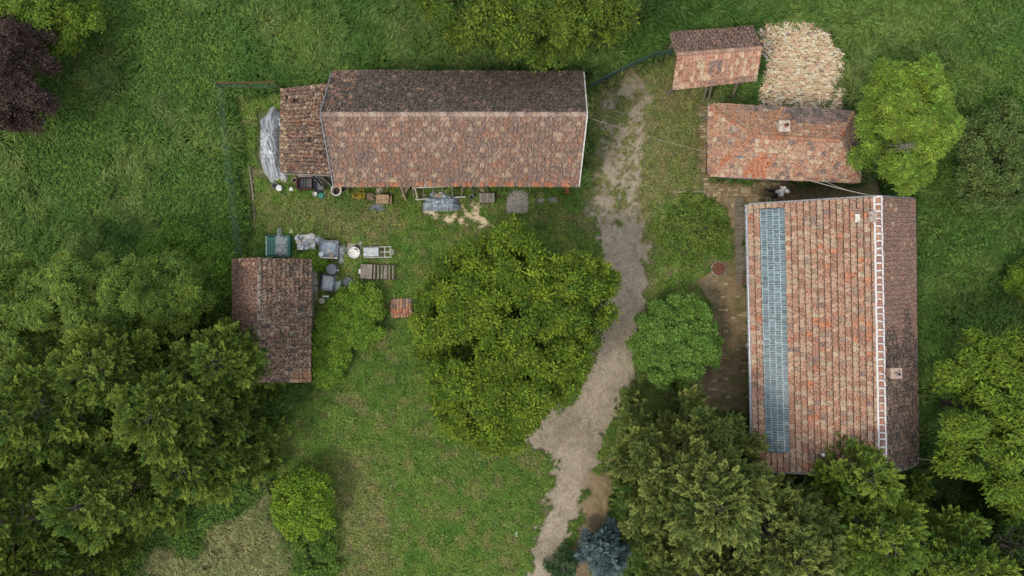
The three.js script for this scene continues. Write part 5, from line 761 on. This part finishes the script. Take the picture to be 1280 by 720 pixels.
{ // covered table with crockery
  const b = thing('covered_table', 'low table of crockery under wrinkled bluish plastic with white edge', 'table', G(414, 312), -0.05), w = 1.02, d = 0.96; mk(b, 'tabletop', [bx(w, 0.04, d, 0, 0.5, 0)], M.slate); for (const x of [-1, 1]) for (const z of [-1, 1]) mk(b, 'leg', [bx(0.06, 0.48, 0.06, x * 0.45, 0.24, z * 0.42)], M.greyWood);
  mk(b, 'edge_strip', [bx(w, 0.05, 0.06, 0, 0.535, d / 2 - 0.01)], M.whitePaint);
  const plate = (R, x, z, m) => { const p = mk(b, 'plate', lathe([[0, 0.01], [R * 0.6, 0.006], [R, 0.03], [R * 0.98, 0.04], [R * 0.6, 0.02], [0, 0.022]]), m); p.position.set(x, 0.61, z); }; plate(0.13, -0.36, 0.3, M.whitePaint); plate(0.12, 0.2, 0.34, M.cardboard); plate(0.1, 0.05, 0.1, M.cream);
  const f = mk(b, 'plastic_film', drape({ rx: 0.52, rz: 0.48, h: 0.6, p: 9, sq: 7, seed: 61, crease: 0.08, edge: 0.08, fx: 5, fz: 5 }), M.blueTarp); f.position.set(0, 0, -0.03); f.scale.set(0.98, 0.98, 0.98); const k = mk(b, 'film_flap', drape({ rx: 0.3, rz: 0.4, h: 0.4, p: 1.6, sq: 1.8, seed: 63, crease: 0.14, edge: 0.3, na: 36, nr: 10 }), M.film); k.position.set(0.62, 0, 0);
}
{ const b = thing('enamel_basin', 'white round basin on a grey wooden board', 'basin', G(444, 315)); mk(b, 'board', [bx(0.74, 0.14, 0.74, -0.03, 0.07, -0.1)], M.oldMortar); mk(b, 'basin', lathe([[0, 0.19], [0.24, 0.19], [0.31, 0.27], [0.325, 0.27], [0.26, 0.15], [0, 0.14]]).translate(0.0, 0, 0.05), M.whitePaint); mk(b, 'dark_pan', cyl(0.16, 0.14, 0.06, 0.14, 0.17, -0.24, 18), M.dark); mk(b, 'stone', [new THREE.IcosahedronGeometry(0.15, 1).scale(1.2, 0.5, 0.9).translate(0.3, 0.07, -0.5)], M.concrete); }
{ // folding bed with a pale panel
  const b = thing('folding_trolley', 'grey panel on a white tubular frame in the grass', 'trolley', G(474, 316), 0.02), T = (pts, r = 0.02) => mk(b, 'tube', pts.slice(1).map((p, i) => rod(V(...pts[i]), V(...p), r, 7)), M.whitePaint);
  mk(b, 'panel', [bx(0.84, 0.07, 0.5, -0.36, 0.37, -0.03)], M.greyMetal); mk(b, 'panel_cover', [bx(0.8, 0.02, 0.46, -0.36, 0.413, -0.03)], M.palePanel);
  T([[-0.75, 0.3, -0.3], [0.72, 0.3, -0.3]]); T([[-0.75, 0.3, 0.26], [0.72, 0.3, 0.26]]); T([[0.36, 0.3, -0.3], [0.36, 0.3, 0.26]]); T([[0.68, 0.3, -0.3], [0.68, 0.3, 0.26]]); T([[0.1, 0.3, -0.02], [0.78, 0.3, -0.02]]); T([[0.62, 0.34, -0.14], [0.82, 0.34, -0.14], [0.82, 0.34, 0.1], [0.62, 0.34, 0.1], [0.62, 0.34, -0.14]], 0.016); for (const x of [-0.7, 0.62]) for (const z of [-0.3, 0.26]) mk(b, 'leg', [rod(V(x, 0.3, z), V(x + 0.05, 0, z), 0.02, 7)], M.whitePaint);
}
{ const b = thing('slatted_lounger', 'old slatted wooden lounger with dark rails below the grey panel', 'lounger', G(474, 340), -0.03); for (const s of [-1, 1]) mk(b, 'rail', [bx(1.9, 0.07, 0.06, 0.03, 0.26, s * 0.38)], M.darkWood); mk(b, 'backrest', [bx(0.62, 0.05, 0.78, -0.62, 0.33, 0)], M.greyWood); for (let i = 0; i < 6; i++) mk(b, 'slat', [bx(i === 3 ? 0.2 : 0.09, 0.03, 0.74, -0.2 + i * 0.2, 0.31, 0)], M.greyWood); for (const x of [-0.7, 0.75]) for (const z of [-0.36, 0.36]) mk(b, 'leg', [bx(0.06, 0.24, 0.06, x, 0.12, z)], M.darkWood); mk(b, 'headrest', [bx(0.1, 0.05, 0.26, -0.98, 0.33, 0)], M.whitePaint); }
{ const b = thing('rope_ring', 'small pale ring lying beside the wooden lounger', 'ring', G(479.5, 349)); mk(b, 'ring', new THREE.TorusGeometry(0.14, 0.032, 8, 24).rotateX(Math.PI / 2).scale(1.2, 1, 0.85).translate(0, 0.035, 0), M.cardboard); mk(b, 'knot', [new THREE.IcosahedronGeometry(0.05, 1).translate(0.15, 0.04, 0)], M.cardboard); }
{ const b = thing('dark_barrel', 'dark grey barrel standing by the covered table', 'barrel', G(418, 337)); mk(b, 'body', lathe([[0, 0.005], [0.25, 0.005], [0.29, 0.3], [0.26, 0.6], [0.27, 0.62], [0.24, 0.63], [0, 0.61]]), M.blueGrey); mk(b, 'lid', lathe([[0, 0.66], [0.22, 0.655], [0.28, 0.635], [0.28, 0.61]]), M.blueGrey); mk(b, 'hoop', new THREE.TorusGeometry(0.29, 0.014, 6, 26).rotateX(Math.PI / 2).translate(0, 0.3, 0), M.greyMetal); mk(b, 'tap', [bx(0.1, 0.06, 0.06, 0.31, 0.5, 0.05)], M.mortar); }
{ const b = thing('barrel_cover', 'dark round barrel lid with raised centre lying in the grass', 'lid', G(435, 352)); mk(b, 'disc', lathe([[0, 0.09], [0.05, 0.09], [0.07, 0.06], [0.2, 0.055], [0.22, 0.08], [0.27, 0.07], [0.285, 0.01], [0.27, 0.005]], 30), M.blueGrey); mk(b, 'knob', cyl(0.045, 0.05, 0.05, 0, 0.11, 0, 14), M.slate); }
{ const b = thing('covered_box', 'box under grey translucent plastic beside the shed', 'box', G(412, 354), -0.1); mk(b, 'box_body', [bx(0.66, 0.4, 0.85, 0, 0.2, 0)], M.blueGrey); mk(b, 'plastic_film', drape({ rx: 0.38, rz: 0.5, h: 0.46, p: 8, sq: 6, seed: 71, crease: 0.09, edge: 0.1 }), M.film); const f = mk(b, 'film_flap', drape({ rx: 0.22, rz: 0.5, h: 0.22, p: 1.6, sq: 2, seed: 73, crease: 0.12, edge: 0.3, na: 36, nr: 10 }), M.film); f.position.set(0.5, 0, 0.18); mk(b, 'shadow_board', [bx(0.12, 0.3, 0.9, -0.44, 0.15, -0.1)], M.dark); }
{ const b = thing('tap_stand', 'white T-shaped pipe stand beside the shed bush', 'stand', G(414, 377)); mk(b, 'upright', [rod(V(0, 0, 0.2), V(0.02, 0.9, -0.3), 0.028, 8)], M.whitePaint); mk(b, 'crossbar', [rod(V(-0.22, 0.9, -0.3), V(0.12, 0.9, -0.3), 0.028, 8)], M.whitePaint); mk(b, 'foot', [rod(V(-0.25, 0.03, 0.22), V(0.12, 0.03, 0.22), 0.028, 8)], M.whitePaint); }
vessel('white_bowl', 'white bowl beside the T-shaped pipe stand', 'bowl', 404, 376, 0.14, 0.3, M.whitePaint, M.cream); vessel('grey_bowl', 'pale grey bowl behind the T-shaped pipe stand', 'bowl', 417, 375, 0.13, 0.26, M.mortar, M.mortar);
[[394, 343], [395, 352], [395, 362], [394, 372]].forEach(([x, y], i) => { const o = mk(scene, numbered('stone_block'), [bx(0.34, 0.3, 0.36, 0, 0.15, 0, 0, 0.1 * i)], M.concrete); o.position.copy(G(x, y)); tag(o, ['grey stone block at the shed wall, nearest the dark barrel', 'grey stone block at the shed wall beside the film covered box', 'grey stone block at the shed wall below the film covered box', 'grey stone block at the shed wall beside the white bowl'][i], 'stone block', 'stone blocks at the shed wall'); });
{ // small stack of red tiles
  const r = rng(19), b = thing('tile_stack', 'small stack of red roof tiles beside the large tree', 'tile stack', G(503, 385), 0.04); mk(b, 'pallet', [bx(1.2, 0.1, 0.9, 0, 0.05, 0)], M.darkWood);
  const P = ['orange', 'annex', 'barn', 'kiln', 'soot']; for (let row = 0; row < 4; row++) for (let i = 0; i < 7; i++) { const pal = PAL[row > 1 ? (r() < 0.6 ? 'orange' : 'annex') : P[1 + Math.floor(r() * 4)]], g = tileGeo(0.17, 0.3, 'barrel', row * 10 + i, jitter(pal[Math.floor(r() * pal.length)], r, 0.3)), m = new THREE.Mesh(g, M.clay); m.name = 'tile'; m.position.set(-0.5 + i * 0.165, 0.15 + (row < 2 ? row : 3 - row) * 0.1, -0.36 + row * 0.235); m.rotation.set((row < 2 ? -1 : 1) * 0.15, (r() - 0.5) * 0.12, 0); b.add(m); }
}
{ const b = thing('manhole_cover', 'round brown well cover in the earth by the garden plants', 'well cover', G(898, 336)); mk(b, 'collar', lathe([[0.36, 0.0], [0.43, 0.0], [0.43, 0.06], [0.36, 0.06]], 32), M.concrete); mk(b, 'cover', lathe([[0, 0.075], [0.36, 0.07], [0.365, 0.02]], 32), M.rust); mk(b, 'lifting_bar', [bx(0.3, 0.03, 0.03, 0, 0.09, 0)], M.rust); }
{ const b = thing('timber_rack', 'long brown timber rack along the farmhouse wall', 'rack', G(933, 376), 0.02); for (const x of [-0.08, 0.06]) mk(b, 'rail', [bx(0.045, 0.05, 2.7, x, 0.5, 0)], M.brownWood); for (let i = 0; i < 8; i++) mk(b, 'rung', [bx(0.16, 0.03, 0.04, -0.01, 0.485, -1.2 + i * 0.34)], M.brownWood); for (const z of [-1.2, 1.2]) mk(b, 'leg', [bx(0.05, 0.47, 0.05, -0.08, 0.235, z)], M.brownWood); }
{ const b = thing('small_cage', 'small brown wire cage on posts at the house wall', 'cage', G(930, 351)); for (const x of [-0.16, 0.16]) for (const z of [-0.2, 0.2]) mk(b, 'post', [bx(0.04, 0.75, 0.04, x, 0.375, z)], M.brownWood); mk(b, 'frame', [bar(V(-0.18, 0.74, -0.2), V(0.18, 0.74, -0.2), 0.04, 0.04), bar(V(-0.18, 0.74, 0.2), V(0.18, 0.74, 0.2), 0.04, 0.04), bar(V(-0.16, 0.74, -0.22), V(-0.16, 0.74, 0.22), 0.04, 0.04), bar(V(0.16, 0.74, -0.22), V(0.16, 0.74, 0.22), 0.04, 0.04)], M.brownWood); mk(b, 'bowl', cyl(0.12, 0.1, 0.08, 0, 0.04, 0, 14), M.rust); }
vessel('wall_pot', 'white topped pot, the largest of the row at the farmhouse wall', 'pot', 933, 431, 0.16, 0.35, M.cream, M.mortar); vessel('wall_pot', 'tan pot in the middle of the row at the farmhouse wall', 'pot', 933.5, 442, 0.11, 0.28, M.cardboard, M.cream); vessel('wall_pot', 'brown pot with earth, last of the row at the farmhouse wall', 'pot', 934, 449.5, 0.11, 0.28, M.rust, M.soilDark);
{ const o = mk(scene, 'white_scrap', drape({ rx: 0.09, rz: 0.17, h: 0.09, p: 2, sq: 2, seed: 91, crease: 0.06, edge: 0.3, na: 24, nr: 8 }), M.whitePaint); o.position.copy(G(645.5, 667)).setY(0.03); tag(o, 'small white crumpled scrap alone on the open lawn', 'scrap'); }
{ const gs = [bar(V(-0.75, 0.03, 0.02), V(0.75, 0.03, -0.03), 0.06, 0.1)], b = thing('edging_board', 'pale timber edging beside the garden plants and brick paving', 'board', G(858, 240)); mk(b, 'board', gs, M.paleWood); for (const x of [-0.6, 0.6]) mk(b, 'peg', [bx(0.04, 0.14, 0.04, x, 0.06, 0.07)], M.greyWood); }
// ---- odds and ends between the larger junk
[[364, 289, 0.13, 'pale round stone in the grass above the cold frame'], [448, 297, 0.11, 'pale round stone in the grass above the white basin'], [321, 283, 0.08, 'small pale stone near the end of the lying pole'], [411, 241, 0.07, 'small pale stone between the green tub and the barrel']].forEach(([x, y, R, lab], i) => { const g = new THREE.IcosahedronGeometry(R, 2), p = g.attributes.position; for (let k = 0; k < p.count; k++) { const w = 1 + 0.35 * (noise(p.getX(k) * 14 + i * 5, p.getZ(k) * 14 + p.getY(k) * 9) - 0.5); p.setXYZ(k, p.getX(k) * w * 1.15, p.getY(k) * w * 0.7, p.getZ(k) * w); } g.computeVertexNormals(); const o = mk(scene, numbered('stone'), g, M.cream); o.position.copy(G(x, y)).setY(R * 0.35); tag(o, lab, 'stone'); });
{ const r = rng(88), b = thing('scrap_boards', 'dark boards and rods leaning in the corner of lean-to and barn', 'boards', G(414, 229)); for (let i = 0; i < 6; i++) mk(b, 'board', [bar(V(-0.35 + i * 0.12, 0.02, 0.1 + 0.25 * r()), V(-0.75 + i * 0.16, 0.9 + 0.4 * r(), -0.35), 0.03, 0.09 + 0.05 * r())], [M.darkWood, M.slate, M.greyWood, M.brownWood][i % 4]); mk(b, 'rod', [rod(V(-0.5, 0.02, 0.3), V(-0.15, 1.1, -0.3), 0.015)], M.rust); }
{ const b = thing('ground_sheet', 'grey metal sheet lying behind the dark red cart at the lean-to', 'sheet', G(390, 221), 0.03); mk(b, 'sheet', [bx(1.25, 0.02, 0.3, 0, 0.42, 0, 0.3)], M.greyMetal); for (const x of [-0.5, 0.5]) mk(b, 'support', [bx(0.08, 0.38, 0.12, x, 0.19, 0)], M.darkWood); }
{ const b = thing('clear_sheet', 'crumpled clear plastic sheet between crockery heap and covered table', 'plastic sheet', G(398, 301)); mk(b, 'sheet', drape({ rx: 0.34, rz: 0.3, h: 0.3, p: 2, sq: 2.5, seed: 81, crease: 0.16, edge: 0.35, na: 44, nr: 12 }), M.tarp); mk(b, 'fold', drape({ rx: 0.2, rz: 0.16, h: 0.36, p: 1.6, sq: 2, seed: 82, crease: 0.14, edge: 0.3, na: 30, nr: 8 }), M.film); }
{ const b = thing('clear_sheet', 'clear plastic sheet trailing between covered table and dark barrel', 'plastic sheet', G(427, 322)); mk(b, 'sheet', drape({ rx: 0.2, rz: 0.42, h: 0.24, p: 1.8, sq: 2, seed: 84, crease: 0.16, edge: 0.35, na: 44, nr: 12 }), M.film); mk(b, 'fold', drape({ rx: 0.1, rz: 0.2, h: 0.3, p: 1.6, sq: 2, seed: 85, crease: 0.14, edge: 0.3, na: 30, nr: 8 }), M.tarp); }
[[438, 238, 'brown clay jar standing between the barrel and the yellow crate', M.rust], [489, 240, 'dark clay jar standing beside the grey-brown sack', M.darkWood], [590, 247, 'grey paint tin beside the blue-grey tarpaulin', M.greyMetal], [624, 246, 'rusty paint tin between board box and concrete slab', M.rust]].forEach(([x, y, lab, m]) => vessel('jar', lab, 'jar', x, y, 0.13, 0.28, m, M.soilDark));
{ const r = rng(91), b = thing('firewood', 'short loose logs scattered at the barn wall beside the clay jar', 'firewood', G(493, 236)); for (let i = 0; i < 7; i++) mk(b, 'log', [rod(V((r() - 0.5) * 0.5, 0.06 + 0.05 * (i % 2), (r() - 0.5) * 0.3), V((r() - 0.5) * 0.5 + 0.25, 0.06 + 0.05 * (i % 2), (r() - 0.5) * 0.4), 0.045, 8)], [M.paleWood, M.brownWood, M.greyWood][i % 3]); }
// ------------------------------------------------------------------ person
{
  const base = G(965, 243), b = thing('person', 'person in white shirt, white cap and dark trousers walking across the brick yard', 'person', base, -0.35);
  const cap = (p, a, c, ra, rb) => { const ab = c.clone().sub(a), t = clamp(p.clone().sub(a).dot(ab) / ab.lengthSq()); return p.distanceTo(a.clone().addScaledVector(ab, t)) - lerp(ra, rb, t); }, smin = (a, c, k) => { const h = clamp(0.5 + 0.5 * (c - a) / k); return lerp(c, a, h) - k * h * (1 - h); };
  function solid(bones, c, half, res, k) {
    const mc = new MarchingCubes(res, new THREE.MeshBasicMaterial(), false, false, 120000), f = mc.field, p = V(); mc.isolation = 0;
    for (let z = 0; z < res; z++) for (let y = 0; y < res; y++) for (let x = 0; x < res; x++) { p.set(c.x + (x / res * 2 - 1) * half, c.y + (y / res * 2 - 1) * half, c.z + (z / res * 2 - 1) * half); let d = 9; for (const q of bones) d = d > 8 ? cap(p, ...q) : smin(d, cap(p, ...q), k); f[x + y * res + z * res * res] = -d; }
    mc.update(); const n = mc.count ?? mc.geometry.drawRange.count, g = new THREE.BufferGeometry(), P = mc.positionArray.slice(0, n * 3), N = mc.normalArray.slice(0, n * 3); for (let i = 0; i < n; i++) { P[3 * i] = c.x + P[3 * i] * half; P[3 * i + 1] = c.y + P[3 * i + 1] * half; P[3 * i + 2] = c.z + P[3 * i + 2] * half; }
    g.setAttribute('position', new THREE.BufferAttribute(P, 3)); g.setAttribute('normal', new THREE.BufferAttribute(N, 3)); return g;
  }
  const j = { hip: V(0, 0.93, 0), chest: V(0.05, 1.28, 0), neck: V(0.09, 1.46, 0), head: V(0.13, 1.6, 0) }, L = (x, y, z) => V(x, y, z);
  const arm = s => s > 0 ? [L(0.06, 1.4, 0.19), L(0.04, 1.13, 0.25), L(0.26, 1.02, 0.2)] : [L(0.06, 1.4, -0.19), L(-0.04, 1.13, -0.24), L(0.1, 0.95, -0.25)];
  const leg = s => s > 0 ? [L(0, 0.9, 0.09), L(0.14, 0.5, 0.1), L(0.1, 0.09, 0.1)] : [L(0, 0.9, -0.09), L(0.0, 0.5, -0.1), L(-0.24, 0.13, -0.1)];
  const body = [[j.hip, j.chest, 0.13, 0.14], [j.chest, j.neck, 0.13, 0.055], [j.neck, j.head, 0.055, 0.085], [V(0.13, 1.62, 0), V(0.14, 1.66, 0), 0.09, 0.085], [V(0.18, 1.55, 0), V(0.2, 1.56, 0), 0.04, 0.035]];
  for (const s of [1, -1]) { const a = arm(s), l = leg(s); body.push([V(0.06, 1.38, 0), a[0], 0.08, 0.06], [a[0], a[1], 0.05, 0.042], [a[1], a[2], 0.042, 0.03], [V(0, 0.92, 0), l[0], 0.11, 0.1], [l[0], l[1], 0.085, 0.06], [l[1], l[2], 0.06, 0.045], [l[2], l[2].clone().add(V(0.15, -0.05, 0)), 0.045, 0.035]); }
  const hands = [1, -1].map(s => { const w = arm(s)[2], dir = w.clone().sub(arm(s)[1]).normalize(), up = V(0, 1, 0), sd = V().crossVectors(dir, up).normalize(), bones = [[w.clone().addScaledVector(dir, -0.03), w.clone().addScaledVector(dir, 0.07), 0.028, 0.034]]; for (let k = 0; k < 4; k++) { const o = w.clone().addScaledVector(dir, 0.08).addScaledVector(sd, (k - 1.5) * 0.019), ln = [0.055, 0.068, 0.063, 0.048][k], m = o.clone().addScaledVector(dir, ln * 0.6).add(V(0, -0.01, 0)); bones.push([o, m, 0.0095, 0.009], [m, m.clone().addScaledVector(dir, ln * 0.4).add(V(0, -0.03, 0)), 0.009, 0.008]); } const th = w.clone().addScaledVector(dir, 0.03).addScaledVector(sd, 0.03 * s); bones.push([th, th.clone().addScaledVector(dir, 0.05).addScaledVector(sd, 0.03 * s), 0.011, 0.009]); return solid(bones, w.clone().addScaledVector(dir, 0.06), 0.13, 52, 0.008); });
  const face = [new THREE.SphereGeometry(0.018, 8, 6).scale(1, 1.3, 0.8).translate(0.232, 1.605, 0)]; for (const s of [-1, 1]) face.push(new THREE.SphereGeometry(0.022, 8, 6).scale(0.6, 1.2, 0.4).translate(0.13, 1.61, s * 0.093));
  mk(b, 'body', mergeGeometries([solid(body, V(0, 0.9, 0), 0.98, 120, 0.04), ...hands, ...face].map(plain)), mat([0.42, 0.25, 0.17], 0.6), false);
  const eyes = []; for (const s of [-1, 1]) eyes.push(new THREE.SphereGeometry(0.011, 8, 6).translate(0.212, 1.635, s * 0.034)); mk(b, 'eyes', eyes, M.dark);
  const shirt = [[V(0, 0.88, 0), j.chest, 0.155, 0.165], [j.chest, V(0.08, 1.42, 0), 0.16, 0.085]], tr = [[V(0, 0.97, 0), V(0, 0.9, 0), 0.14, 0.14]];
  for (const s of [1, -1]) { const a = arm(s), l = leg(s); shirt.push([V(0.06, 1.37, 0), a[0], 0.1, 0.08], [a[0], a[0].clone().lerp(a[1], 0.85), 0.075, 0.07]); tr.push([V(0, 0.9, 0), l[0], 0.13, 0.12], [l[0], l[1], 0.11, 0.085], [l[1], l[2], 0.085, 0.07]); }
  mk(b, 'shirt', solid(shirt, V(0.02, 1.15, 0), 0.45, 80, 0.05), mat([0.68, 0.66, 0.66], 0.9), true); mk(b, 'trousers', solid(tr, V(0, 0.55, 0), 0.58, 80, 0.04), mat([0.02, 0.022, 0.035], 0.9), true);
  for (const s of [1, -1]) { const a = leg(s)[2]; mk(b, 'shoe', solid([[a.clone().add(V(-0.02, -0.035, 0)), a.clone().add(V(0.15, -0.05, 0)), 0.055, 0.042]], a.clone().add(V(0.05, 0, 0)), 0.2, 40, 0.02), M.dark); }
  mk(b, 'cap', [lathe([[0.108, 1.63], [0.112, 1.66], [0.095, 1.72], [0.05, 1.755], [0, 1.76]], 20).translate(0.135, 0, 0), new THREE.CylinderGeometry(0.1, 0.105, 0.015, 18, 1, false, 0, Math.PI).scale(0.9, 1, 1).translate(0.2, 1.64, 0)], mat([0.66, 0.64, 0.63], 0.9)); mk(b, 'hair', [lathe([[0.094, 1.58], [0.102, 1.62], [0.104, 1.65]], 16).translate(0.115, 0, 0)], M.soilDark);
}
scene.traverse(o => { if (o.isMesh) { o.castShadow = true; o.receiveShadow = true; } });
renderer.render(scene, camera);
